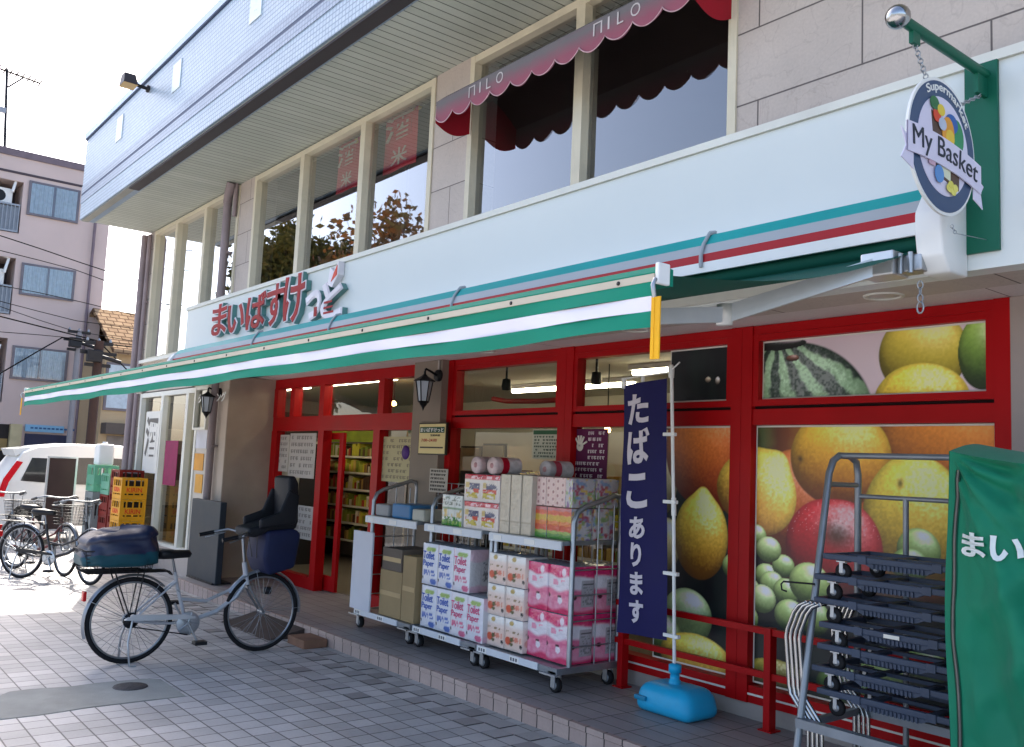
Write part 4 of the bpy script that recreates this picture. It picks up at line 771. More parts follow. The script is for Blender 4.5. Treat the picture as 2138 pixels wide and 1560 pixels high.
# ------------------------------------------------------------------ goods
def pack_obj(name,w,d,h,front,side,bulge=.012,n=(24,30),topc='#8d939b',toprough=.12,skip_back=True):
    """wrapped pack: origin at bottom front-left, printed front (-Y) and right side (+X)"""
    m=MB(); nu,nv=n
    def bl(u,v): return bulge*(1-(2*u-1)**6)*(1-(2*v-1)**6)
    m.grid(lambda u,v:(u*w,-bl(u,v)+0*u,v*h),nu,nv,M_print_s,True,front)
    m.grid(lambda u,v:(w+bl(u,v),u*d,v*h),nu,nv,M_print_s,True,side)
    m.grid(lambda u,v:(u*w,v*d,h+bl(u,v)*.9+.006*np.sin(u*26)*np.sin(v*9)*bl(u,v)/max(bulge,1e-4)),14,10,mat('wrap_'+topc,topc,toprough,0,.12,18,spec=.7),True)
    m.add([(0,0,0),(0,d,0),(0,d,h),(0,0,h)],[(0,1,2,3)],M_whitepl); m.add([(0,d,0),(w,d,0),(w,d,h),(0,d,h)],[(0,1,2,3)],M_whitepl); m.add([(0,0,0),(w,0,0),(w,d,0),(0,d,0)],[(0,3,2,1)],M_whitepl)
    return m
M_print_s=printed('printed_wrap',.2,.8,.7)
def A3(h,u): return np.tile(np.array(H(h)),(len(u),1))
def mixc(a,b,t): t=np.clip(np.broadcast_to(t,(len(a),)),0,1)[:,None]; return a*(1-t)+b*t
def blob(u,v,a,b,ra,rb): return np.clip((1-np.sqrt(((u-a)/ra)**2+((v-b)/rb)**2))*8,0,1)
def scribble(u,v,seed,a0,a1,b0,b1,nr=3,fx=9):
    """hand lettering like strokes inside a box"""
    ins=(u>a0)&(u<a1)&(v>b0)&(v<b1); s=(v-b0)/(b1-b0)*nr; fr=s-np.floor(s)
    n=fnoise(u*fx/(a1-a0)*1.2+np.floor(s)*7.3,v*fx*1.6,1.,seed,2)
    return np.where(ins&(fr>.12)&(fr<.88)&(n>.5),1.,0.)
def f_tp(ink,ink2):
    def fn(u,v):
        c=A3('#dfdfe4',u); c=mixc(c,A3(ink,u),.18*fnoise(u*3,v*3,1.,4))
        c=mixc(c,A3(ink2,u),scribble(u,v,11,.15,.9,.20,.38,2,6)*.9); c=mixc(c,A3('#93b05a',u),np.maximum(blob(u,v,.45,.86,.2,.055),blob(u,v,.72,.87,.18,.06)))
        c=mixc(c,A3(ink2,u),blob(u,v,.78,.09,.2,.085)*.9); c=mixc(c,A3('#33343a',u),blob(u,v,.1,.16,.07,.03)); return c
    return fn
def s_tp(u,v):
    c=mixc(A3('#c6c2c4',u),A3('#d9a9bb',u),blob(u,v,.3,.9,.6,.2)*.6); c=mixc(c,A3('#55585c',u),scribble(u,v,5,.55,.95,.25,.72,9,8)*.8); c=mixc(c,A3('#d193aa',u),blob(u,v,.4,.08,.5,.10)*.6); return c
def f_peach(u,v):
    c=mixc(A3('#e7d9cf',u),A3('#e8b9a2',u),np.clip(.75-np.abs(v-.38)*1.5,0,1)); c=mixc(c,A3('#ece6df',u),np.clip((v-.72)*9,0,1))
    c=mixc(c,A3('#d2593a',u),blob(u,v,.25,.30,.2,.14)); c=mixc(c,A3('#5d5a34',u),np.maximum(blob(u,v,.47,.36,.13,.08),blob(u,v,.45,.22,.12,.06))); c=mixc(c,A3('#db7a62',u),scribble(u,v,9,.52,.95,.28,.50,1,5)*.9); c=mixc(c,A3('#8a6f3e',u),scribble(u,v,2,.12,.85,.56,.64,1,9)*.9)
    c=mixc(c,A3('#b79a4e',u),blob(u,v,.42,.88,.13,.09)); c=mixc(c,A3('#2a2a2c',u),blob(u,v,.95,.2,.06,.07)); return c
def f_pink(u,v):
    wv=.03*np.sin(u*7+1); c=A3('#d62d68',u); n=fnoise(u*7,v*7,1.,6); c=mixc(c,A3('#ee8fae',u),np.clip((n-.55)*5,0,1)*.8)
    c=mixc(c,A3('#e2d9de',u),np.clip((.80+wv-v)*22,0,1)); c=mixc(c,A3('#dd6f90',u),np.clip((.52+wv*1.1-v)*16,0,1)); c=mixc(c,A3('#e59bb0',u),np.clip((.40+wv-v)*10,0,1)*np.clip(n*1.4-.2,0,1)); c=mixc(c,A3('#d43a64',u),np.clip((.13-.04*np.sin(u*6)-v)*16,0,1))
    c=mixc(c,A3('#e795ac',u),scribble(u,v,13,.15,.8,.58,.74,1,5)); c=mixc(c,A3('#e8dde2',u),blob(u,v,.6,.28,.12,.08)); c=mixc(c,A3('#4a2432',u),np.maximum(blob(u,v,.57,.36,.12,.02),blob(u,v,.08,.36,.05,.05))); c=mixc(c,A3('#efd9e0',u),blob(u,v,.75,.87,.10,.09)); return c
def s_pink(u,v):
    c=f_pink(u*.5,v); ins=((u>.45)&(v>.16)&(v<.70)).astype(float); c=mixc(c,A3('#a9a4a6',u),ins*.95); c=mixc(c,A3('#3a3a3c',u),((u>.5)&(u<.95)&(np.abs(v-.63)<.02)).astype(float)); c=mixc(c,A3('#6b686a',u),scribble(u,v,7,.5,.95,.2,.58,8,9)*.7); return c
def s_peach(u,v): return mixc(f_peach(u,v),A3('#d8c6bb',u),.5)
def place(mb_proto,name,loc,label,group,lettering=None):
    o=mb_proto.copy() if isinstance(mb_proto,bpy.types.Object) else mb_proto
    return o
rj=random.Random(5)
def pack_kind(name,mb,cat,group,spots,letter=None):
    """spots: (x,y,z,label); first instance built, the rest copied"""
    first=None
    for (x,y,z,lab) in spots:
        if first is None:
            first=mb.build(name); o=first
            if letter: letter(first)
        else: o=copy_tree(first)
        o.location=(x+rj.uniform(-.003,.003),y+rj.uniform(-.008,.006),z); o.rotation_euler=(0,0,R(rj.uniform(-1.2,1.2))); tag(o,lab,cat,group)
    return first
GYF=4.43; zb0=.292
def tp_letter(hexc):
    def fn(o):
        m=MB(); mt=mat('ink_'+hexc,'#'+hexc,.5); m.text('Toilet',(.025,-.0145,.215),(1,0,0),(0,0,1),.165,.066,mt,.002,.008); m.build('lettering',o); m=MB(); m.text('Paper',(.03,-.0145,.140),(1,0,0),(0,0,1),.155,.066,mt,.002,.008); m.build('lettering',o)
    return fn
Gtp='wrapped toilet roll packs on the carts'
tpw,tph=.225,.345
pb=pack_obj('toilet_roll_pack',tpw,.23,tph,f_tp('#b9c6ea','#3b62b4'),s_tp); xs=[-6.70,-6.472,-6.244,-6.016]
pack_kind('toilet_roll_pack',pb,'toilet rolls',Gtp,[(xs[0],GYF,zb0,'blue lettered toilet roll pack at the lower left end of the middle cart'),(xs[1],GYF,zb0,'lower blue lettered toilet roll pack next to the pink lettered ones'),(xs[0],GYF,zb0+tph+.012,'blue lettered toilet roll pack at the upper left end of the middle cart'),(xs[1],GYF,zb0+tph+.012,'upper blue lettered toilet roll pack next to the pink lettered one')],tp_letter('2f56b0'))
pb=pack_obj('toilet_roll_pack',tpw,.23,tph,f_tp('#efc9d6','#d2567f'),s_tp)
pack_kind('toilet_roll_pack',pb,'toilet rolls',Gtp,[(xs[2],GYF,zb0,'lower pink lettered toilet roll pack beside the blue lettered packs'),(xs[3],GYF,zb0,'pink lettered toilet roll pack alone at the lower right of the middle cart'),(xs[2],GYF,zb0+tph+.012,'upper pink lettered toilet roll pack showing its printed grey side')],tp_letter('d04a78'))
for i,(x,zn,lab) in enumerate(((-6.62,2,'rear blue wrapped stack'),(-6.35,2,''),(-6.08,2,''))): pass
ph=.232; pw=.215
pb=pack_obj('toilet_roll_pack',pw,.22,ph,f_peach,s_peach)
lev=('bottom','middle','top')
pack_kind('toilet_roll_pack',pb,'toilet rolls',Gtp,[(-5.79+c*(pw+.006),4.46,zb0+r_*(ph+.006),'peach printed toilet roll pack, %s of the %s stack'%(lev[r_],('left peach','right peach')[c])) for c in (0,1) for r_ in range(3)])
qw,qh=.230,.340
pb=pack_obj('toilet_roll_pack',qw,.24,qh,f_pink,s_pink,.010,(34,44))
pack_kind('toilet_roll_pack',pb,'toilet rolls',Gtp,[(-5.350,4.50,zb0,'lower bright pink roll pack next to the peach packs'),(-5.350,4.50,zb0+qh+.008,'upper bright pink roll pack next to the peach packs'),(-5.117,4.50,zb0,'lower bright pink roll pack at the right front of the cart'),(-5.117,4.50,zb0+qh+.008,'upper bright pink roll pack at the right front of the cart'),(-5.117,4.755,zb0,'lower bright pink roll pack behind the front post showing its label'),(-5.117,4.755,zb0+qh+.008,'upper bright pink roll pack behind the front post showing its label')])
# upper shelves
zs=1.167
def f_can(u,v):
    c=A3('#cfd3cd',u); k=np.abs((u*3)%1-.5); c=mixc(c,A3('#7fae3e',u),np.clip((.2-v)*20,0,1)); c=mixc(c,A3('#2f7a2c',u),((v<.28)&(fnoise(u*14,v*8,1.,3)>.5)).astype(float)); c=mixc(c,A3('#c9a53a',u),((v>.3)&(v<.55)&(fnoise(u*9,v*4,1.,9)>.52)).astype(float)*.8); c=mixc(c,A3('#3f7a3a',u),((v>.52)&(v<.6)).astype(float)*.7); c=mixc(c,A3('#4a5a44',u),scribble(u,v,4,.05,.95,.65,.95,2,12)*.8); return c*(1-.6*np.clip(k*2-.75,0,1)*2)[:,None]
def s_pl(h): return lambda u,v: mixc(A3(h,u),A3('#ffffff',u),.1*fnoise(u*4,v*4,1.,2))
pb=pack_obj('cup_pack',.30,.2,.255,f_can,s_pl('#b9bdb8'),.006)
pack_kind('cup_pack',pb,'roll pack','packs on the upper shelves',[(-6.47,4.44,zs,'green and white three column pack at the left end of the upper shelf')])
def f_redw(u,v):
    c=A3('#d8cfc8',u); c=mixc(c,A3('#b81430',u),np.clip((v-.80)*30,0,1)); c=mixc(c,A3('#e6b7c0',u),((v>.84)&(v<.95)&(fnoise(u*12,v*9,1.,5)>.55)).astype(float))
    h=(u*2)%1; c=mixc(c,A3('#3d4468',u),((h>.3)&(h<.9)&(v>.42)&(v<.66)&(fnoise(u*16,v*9,1.,12)>.42)).astype(float)); c=mixc(c,A3('#c23a2a',u),((h>.1)&(h<.85)&(v>.30)&(v<.46)&(fnoise(u*9,v*9,1.,15)>.45)).astype(float)); c=mixc(c,A3('#b9a83a',u),((h>.08)&(h<.8)&(v>.12)&(v<.34)&(fnoise(u*10,v*9,1.,18)>.42)).astype(float)); c=mixc(c,A3('#b89a30',u),((h>.08)&(h<.28)&(v>.5)&(v<.7)).astype(float)*.8); return c
pb=pack_obj('kitchen_roll_pack',.47,.2,.218,f_redw,s_pl('#c9bdb8'),.006,(44,30))
pack_kind('kitchen_roll_pack',pb,'kitchen rolls','packs on the upper shelves',[(-6.15,4.44,zs,'lower red banded kitchen roll pack on the upper shelf'),(-6.15,4.44,zs+.222,'upper red banded kitchen roll pack under the lying rolls')])
def roll_lying(name,label,x,y,z,r,L,c1,c2):
    t=thing(name,label,'kitchen rolls',(x,y,z),0,'rolls lying on top of the packs'); m=MB()
    m.lathe([(r*.3,-.0),(r*.92,-.0),(r,.012),(r,L*.25)],mat('wrap_'+c1,'#'+c1,.35,0,.2,25),(0,0,r),'y',20); m.lathe([(r,L*.25),(r,L*.5)],mat('wrap_'+c2,'#'+c2,.35,0,.1,9),(0,0,r),'y',20); m.lathe([(r,L*.5),(r,L)],mat('wrap_c9c4c4','#c9c4c4',.35,0,.2,20),(0,0,r),'y',20); m.build('wrapper',t)
    m=MB(); m.lathe([(.001,-.004),(r*.3,-.004),(r*.34,.004)],mat('wrap_core','#b98a8a',.6),(0,0,r),'y',14); m.build('core',t)
roll_lying('lying_roll','printed round pack lying on the red packs at the left',-6.03,4.45,zs+.447,.070,.22,'c9b3b3','a39a9a'); roll_lying('lying_roll','printed round pack with a red band lying on the red packs',-5.81,4.45,zs+.447,.070,.26,'cdb6b4','b0142c')
roll_lying('lying_roll','clear wrapped round pack with red print behind the beige boxes',-5.45,4.70,zs+.436,.07,.25,'b5aeb0','b84a5a')
def f_beige(u,v): c=mixc(A3('#c8bdab',u),A3('#b8ad98',u),fnoise(u*3,v*6,1.,3)); c=mixc(c,A3('#8f8572',u),(np.abs(((v*5)%1)-.02)<.03).astype(float)*.6); return mixc(c,A3('#a89f8c',u),scribble(u,v,8,.2,.8,.05,.95,10,6)*.35)
pb=pack_obj('tissue_box_stack',.118,.2,.452,f_beige,s_pl('#b3a998'),.003,(10,40),'#b8ae9c',.6)
pack_kind('tissue_box_stack',pb,'tissue boxes','packs on the upper shelves',[(-5.665,4.45,zs,'beige tissue box bundle, left one of the tall three'),(-5.543,4.45,zs,'beige tissue box bundle, middle one of the tall three'),(-5.421,4.45,zs,'beige tissue box bundle, right one next to the pink dotted packs')])
def f_dot(u,v): c=A3('#d9b9b3',u); k=np.sqrt((((u*2)%1)-.5)**2+((((v*4+np.floor(u*2)*.5)%1)-.5)*1.0)**2); c=mixc(c,A3('#8d5a5c',u),np.clip((.24-k)*14,0,1)*.8); return mixc(c,A3('#e0cdc4',u),np.clip((.12-np.abs(k-.36))*9,0,1)*.4)
pb=pack_obj('tissue_box_stack',.106,.2,.212,f_dot,s_pl('#bba7a4'),.003,(20,40),'#b9a4a0',.6)
pack_kind('tissue_box_stack',pb,'tissue boxes','packs on the upper shelves',[(-5.298+k*.110,4.50,zs+.236,'pink dotted tissue pack, %s of the three above the striped packs'%n_) for k,n_ in enumerate(('left','middle','right'))])
def f_flor(seed,base):
    def fn(u,v):
        c=A3(base,u)
        for k,(h,t0) in enumerate((('#a84a5a',.63),('#c8a65e',.64),('#8aa06a',.64),('#7f92b0',.68),('#8a6f94',.68))): c=mixc(c,A3(h,u),np.clip((fnoise(u*5+k*3,v*6+k,1.,seed+k,2)-t0)*12,0,1))
        return c
    return fn
def f_rain(u,v):
    st=[(0,'#4f8a3c'),(.14,'#8aa64a'),(.24,'#c4502f'),(.42,'#d3722e'),(.55,'#c9a13a'),(.74,'#cf5a3a'),(.88,'#c06a68')]; c=A3('#4f8a3c',u); vv=v+.03*np.sin(u*9+v*20)*.5
    for a,h in st: c=mixc(c,A3(h,u),np.clip((vv-a)*40,0,1))
    return c*(.85+.3*fnoise(u*6,v*20,1.,6))[:,None]
pb=pack_obj('tissue_box_stack',.132,.2,.228,f_rain,f_flor(70,'#c0babb'),.004,(14,40),'#b98f7a',.5)
pack_kind('tissue_box_stack',pb,'tissue boxes','packs on the upper shelves',[(-5.300+k*.1355,4.50,zs,'rainbow striped tissue pack, %s of the three under the dotted packs'%n_) for k,n_ in enumerate(('left','middle','right'))])
pb=pack_obj('tissue_box_stack',.078,.22,.21,f_flor(30,'#b9b4b6'),f_flor(40,'#b3adb0'),.003,(20,26),'#a8a2a4',.6)
pack_kind('tissue_box_stack',pb,'tissue boxes','packs on the upper shelves',[(-4.965,4.50,zs+.236,'floral tissue pack at the front right corner of the upper shelf, top'),(-4.965,4.73,zs+.236,'floral tissue pack at the rear right corner of the upper shelf, top')])
pb=pack_obj('tissue_box_stack',.132,.22,.228,f_flor(50,'#c0babb'),f_flor(60,'#b9b2b4'),.003,(20,26),'#a8a2a4',.6)
pack_kind('tissue_box_stack',pb,'tissue boxes','packs on the upper shelves',[(-5.03,4.715,zs,'floral tissue pack low at the rear right corner of the upper shelf')])
# cart by the door: cardboard boxes, white panel, shelf goods
M_card=mat('cardboard','#a08a66',.85,0,.08,4,bump=.1,bscale=120)
for i,(x0,x1,z0,z1,lab) in enumerate(((-7.35,-6.98,.292,.70,'tan cardboard box low at the left of the cart by the door'),(-6.97,-6.76,.292,.86,'tall tan cardboard box at the right of the cart by the door'),(-7.33,-7.0,.702,.90,'grey brown carton on top of the low cardboard box'))):
    m=MB(); m.box((x0,4.40,z0),(x1,4.75,z1),M_card if i<2 else mat('carton_grey','#6d6258',.8,0,.1,5),.004); m.box((x0+.01,4.397,(z0+z1)/2-.02),(x1-.01,4.3995,(z0+z1)/2+.02),mat('tape','#b59b70',.4)); tag(m.build('cardboard_box'),lab,'cardboard box','cardboard boxes on the carts')
m=MB(); m.box((-7.76,4.325,.30),(-7.40,4.345,1.02),mat('panel_white','#c9ccd6',.5,0,.03,3),.004); tag(m.build('white_sheet'),'white sheet panel leaning on the front of the cart by the door','panel')
m=MB(); m.box((-7.3,4.45,1.167),(-6.98,4.75,1.30),mat('blue_pack','#2f6d9c',.4,0,.1,6),.02); tag(m.build('blue_pack'),'blue wrapped pack on the shelf of the cart by the door','pack')
m=MB(); m.box((-6.95,4.45,1.167),(-6.76,4.75,1.27),mat('pale_pack','#a8a89c',.5,0,.1,6),.015); tag(m.build('pale_pack'),'pale wrapped pack right of the blue pack on the cart shelf','pack')
m=MB(); m.box((-7.6,4.45,1.167),(-7.36,4.75,1.28),mat('grey_pack','#8d8f92',.5,0,.1,6),.02); tag(m.build('grey_pack'),'grey wrapped pack left of the blue pack on the cart shelf','pack')
# ------------------------------------------------------------------ tube rack with stacked hand trucks
CX0=-2.80
Rk=thing('tube_rack','grey tubular rack frame standing around the stacked hand trucks','rack',(-2.4,4.4,STEP))
m=MB(); m.tube([(CX0,4.15,STEP),(CX0,4.46,1.72),(CX0,4.50,1.79),(CX0,4.56,1.82),(CX0,4.66,1.82),(CX0,4.73,1.79),(CX0,4.75,1.72),(CX0,4.75,STEP)],.019,M_grey,10); m.tube([(CX0,4.45,1.66),(CX0,4.75,1.66)],.014,M_grey,8); wpart(m,'side_frame',Rk)
m=MB(); m.tube([(-1.25,4.15,STEP),(-1.25,4.46,1.72),(-1.25,4.50,1.79),(-1.25,4.56,1.82),(-1.25,4.66,1.82),(-1.25,4.73,1.79),(-1.25,4.75,1.72),(-1.25,4.75,STEP)],.019,M_grey,10); wpart(m,'side_frame',Rk)
m=MB(); m.tube([(CX0,4.56,1.82),(-1.25,4.56,1.82)],.016,M_grey,8); m.tube([(CX0,4.75,1.60),(-1.25,4.75,1.60)],.013,M_grey,8); m.tube([(CX0+.28,4.75,1.60),(CX0+.28,4.75,STEP)],.016,M_grey,8); m.tube([(CX0+1.0,4.75,1.60),(CX0+1.0,4.75,STEP)],.016,M_grey,8); wpart(m,'rear_rail',Rk)
m=MB(); m.box((CX0,4.17,.42),(-1.25,4.22,.465),M_grey); m.box((CX0,4.70,.42),(-1.25,4.73,.465),M_grey); m.box((CX0+.02,4.22,.425),(CX0+.05,4.70,.46),M_grey); m.box((-1.3,4.22,.425),(-1.27,4.70,.46),M_grey); wpart(m,'bottom_rail',Rk)
M_deck=mat('deck_plastic','#3d4657',.5,0,.15,8,bump=.06,bscale=150)
def hand_truck(x,y,z,lab,hand,handoff):
    t=thing('hand_truck',lab,'hand truck',(x,y,z),0,'stacked black hand trucks in the tube rack'); L=.86; Wd=.44
    m=MB(); m.box((0,0,.0),(L,.03,.030),M_deck,.006); m.box((0,Wd-.03,.0),(L,Wd,.030),M_deck,.006); m.box((.03,.20,.006),(L-.03,.24,.024),M_deck); m.box((.26,.03,.006),(.30,Wd-.03,.022),M_deck); m.box((.56,.03,.006),(.60,Wd-.03,.022),M_deck); m.box((0,.03,-.004),(.03,Wd-.03,.028),M_deck); m.box((L-.03,.03,-.004),(L,Wd-.03,.028),M_deck)
    for q in (.20,.58): m.box((q,-.006,-.006),(q+.045,.0,.034),M_deck,.002)
    m.prism([(.22,0),(.27,-.022),(.55,-.022),(.60,0)],.004,.03,M_deck,'y')
    for k in range(13): m.box((.275+k*.021,-.004,-.024),(.275+k*.021+.010,.004,.0),M_deck)
    m.build('deck',t)
    if lab.startswith('black plastic hand truck, fourth'):
        m=MB(); m.box((.36,-.0085,.006),(.44,-.0062,.024),M_paper); m.build('label',t)
    for i,(a,b) in enumerate(((.09,.05),(.74,.05),(.09,Wd-.06),(.74,Wd-.06))):
        m=MB(); r=.042; zc=-.058; m.lathe([(.008,-.014),(r*.8,-.014),(r,-.010),(r,.010),(r*.8,.014),(.008,.014)],M_rubber,(a,b,zc),'y',18); m.lathe([(.001,-.018),(r*.4,-.018),(r*.45,-.014)],M_grey,(a,b,zc),'y',12)
        m.box((a-.012,b-.022,zc-.006),(a+.008,b-.018,-.01),M_steel); m.box((a-.012,b+.018,zc-.006),(a+.008,b+.022,-.01),M_steel); m.box((a-.025,b-.03,-.010),(a+.025,b+.03,-.004),M_steel); m.build('caster',t)
    if hand is not None:
        h0,h1=hand; m=MB(); o_=handoff
        for yy in (-.02,Wd-.02):
            m.tube([(o_+.115,yy,h1-z),(o_+.075,yy,h1-z-.02),(o_+.045,yy,h1-z-.06),(o_+.008,yy,h1-z-.15),(o_,yy,h1-z-.19),(o_+.022,yy,h0-z+.04),(o_+.032,yy,h0-z),(o_+.12,yy,h0-z-.10),(o_+.135,yy,h0-z-.14),(o_+.14,yy,h0-z-.42)],.0105,M_chrome,10)
        m.tube([(o_+.115,-.02,h1-z),(o_+.115,Wd-.02,h1-z)],.0105,M_chrome,8); m.build('handle',t)
ord_=('lowest','second lowest','third from the bottom','fourth from the bottom','third from the top','second from the top','topmost')
zz=[.590,.700,.815,.925,1.045,1.165,1.275]
for k,z in enumerate(zz):
    x=(-2.745,-2.775,-2.745,-2.735,-2.765,-2.765,-2.715)[k]
    hand_truck(x,4.27,z,'black plastic hand truck, %s of the stack in the tube rack'%ord_[k],(.56,1.04) if k<4 else None,-.17+k*.027-(x+2.745) if k<4 else 0)
m=MB(); m.tube([(-2.78,4.30,1.135),(-2.97,4.30,1.125),(-2.985,4.30,1.11),(-2.98,4.30,1.08),(-2.95,4.30,1.075)],.005,M_black,6); tag(m.build('wire_hook'),'thin black wire hook sticking out left of the hand trucks','hook')
# ------------------------------------------------------------------ cart under a green cover
Cv=thing('covered_cart','roll cart under a green zipped cover with white lettering at the right edge','covered cart',(-1.45,4.3,STEP))
cx0,cx1,cyf=-1.935,-.95,4.0
def cov(u,v,d=0.):
    x=cx0+u*(cx1-cx0); z=STEP+.03+v*1.68
    q=u*2.2+v*1.35; wr=.030*np.sin(u*9+v*7+1.5)*np.exp(-((u-.18)/.25)**2)*(1-v*.4)+.085*np.abs(np.sin(q*5.5+.8*np.sin(v*6)))**2.2*np.clip(u*3,0,1)*(.35+.65*v*(1.4-v))+.05*np.abs(np.sin((u*1.2-v*2.2)*7))**4*np.clip(u*2,0,1)+.05*(fnoise(u*7,v*8,1.,17)-.5); th=np.arctan2((1.0-v)*1.68,u*.985+.02); rr=np.hypot((1.0-v)*1.68,u*.985); g1=np.sin(th*17+3*fnoise(u*3,v*3,1.,5)); g2=np.sin(th*9+2+rr*2); wr=wr+.030*np.sign(g1)*np.abs(g1)**.7*np.exp(-rr*1.5)*np.clip(rr*7,0,1)+.028*np.abs(g2)**1.5*np.clip(rr*2,0,1)*np.clip(1.8-rr,0,1)+.02*np.exp(-((u*1.3+v-1.05)/.05)**2)-.012*np.sin(v*30+u*8)*np.exp(-u*18)
    return x+.012*np.sin(v*8)*(1-u)+0*u, cyf-wr*np.clip(u*8,0,1)-d, z-.05*np.sin(np.pi*np.clip(u,0,1))*v**6-.02*u*v
M_cov=mat('cover_green',(.002,.185,.095),.6,0,.08,2,bump=.15,bscale=350,sheen=.1)
m=MB(); m.grid(cov,160,160,M_cov); m.grid(lambda u,v:(cov(u,np.ones_like(u))[0],cov(u,np.ones_like(u))[1]*(1-v)+(cyf+.62)*v,cov(u,np.ones_like(u))[2]+.045*np.sin(np.pi*np.clip(v*1.1,0,1))),60,12,M_cov)
for xx in (cx0,cx1): m.grid(lambda u,v:(xx+.01*np.sin(v*8),cyf+.0+u*.62,STEP+.03+v*1.68),10,12,M_cov)
m.grid(lambda u,v:(cx0+u*(cx1-cx0),cyf+.62,STEP+.03+v*1.68),6,6,M_cov)
wpart(m,'cover',Cv)
m=MB(); zp=[[float(np.ravel(q)[0]) for q in cov(np.array([.045+.004*math.sin(k*.5)]),np.array([k/40*.955]),.004)] for k in range(41)]
m.tube(zp,.006,mat('zipper','#6d6a63',.5,.3,.1,30),5); m.tube([(a-.009,b,c) for a,b,c in zp],.003,mat('zip_dark','#0a4a36',.7),4); m.tube([(a+.009,b,c) for a,b,c in zp],.003,mat('zip_dark','#0a4a36'),4); wpart(m,'zipper',Cv)
mm=MB()
def cov_text(ch,x0,x1,z0,z1):
    vs,fs=text_geo(ch,.03); mx=max(v[0] for v in vs); my=max(v[1] for v in vs); out=[]
    for v in vs:
        u=(x0+(x1-x0)*v[0]/mx-cx0)/(cx1-cx0); w_=(z0+(z1-z0)*v[1]/my-STEP-.03)/1.68; q=cov(np.array([u]),np.array([w_]),.014+v[2]*.002); out.append(tuple(float(np.ravel(k)[0]) for k in q))
    mm.add(out,fs,mat('cover_letter','#dfe3df',.6))
for k,ch in enumerate('まいばすけっと'):
    p0=onY(2018,1122,4.0); cov_text(ch,p0.x+k*.135,p0.x+k*.135+.118,1.39,1.495)
wpart(mm,'lettering',Cv)
for a,b in ((cx0+.06,cyf+.08),(cx1-.06,cyf+.08),(cx0+.06,cyf+.54),(cx1-.06,cyf+.54)):
    m=MB(); caster(m,a,b,STEP,.045,False); wpart(m,'caster',Cv)
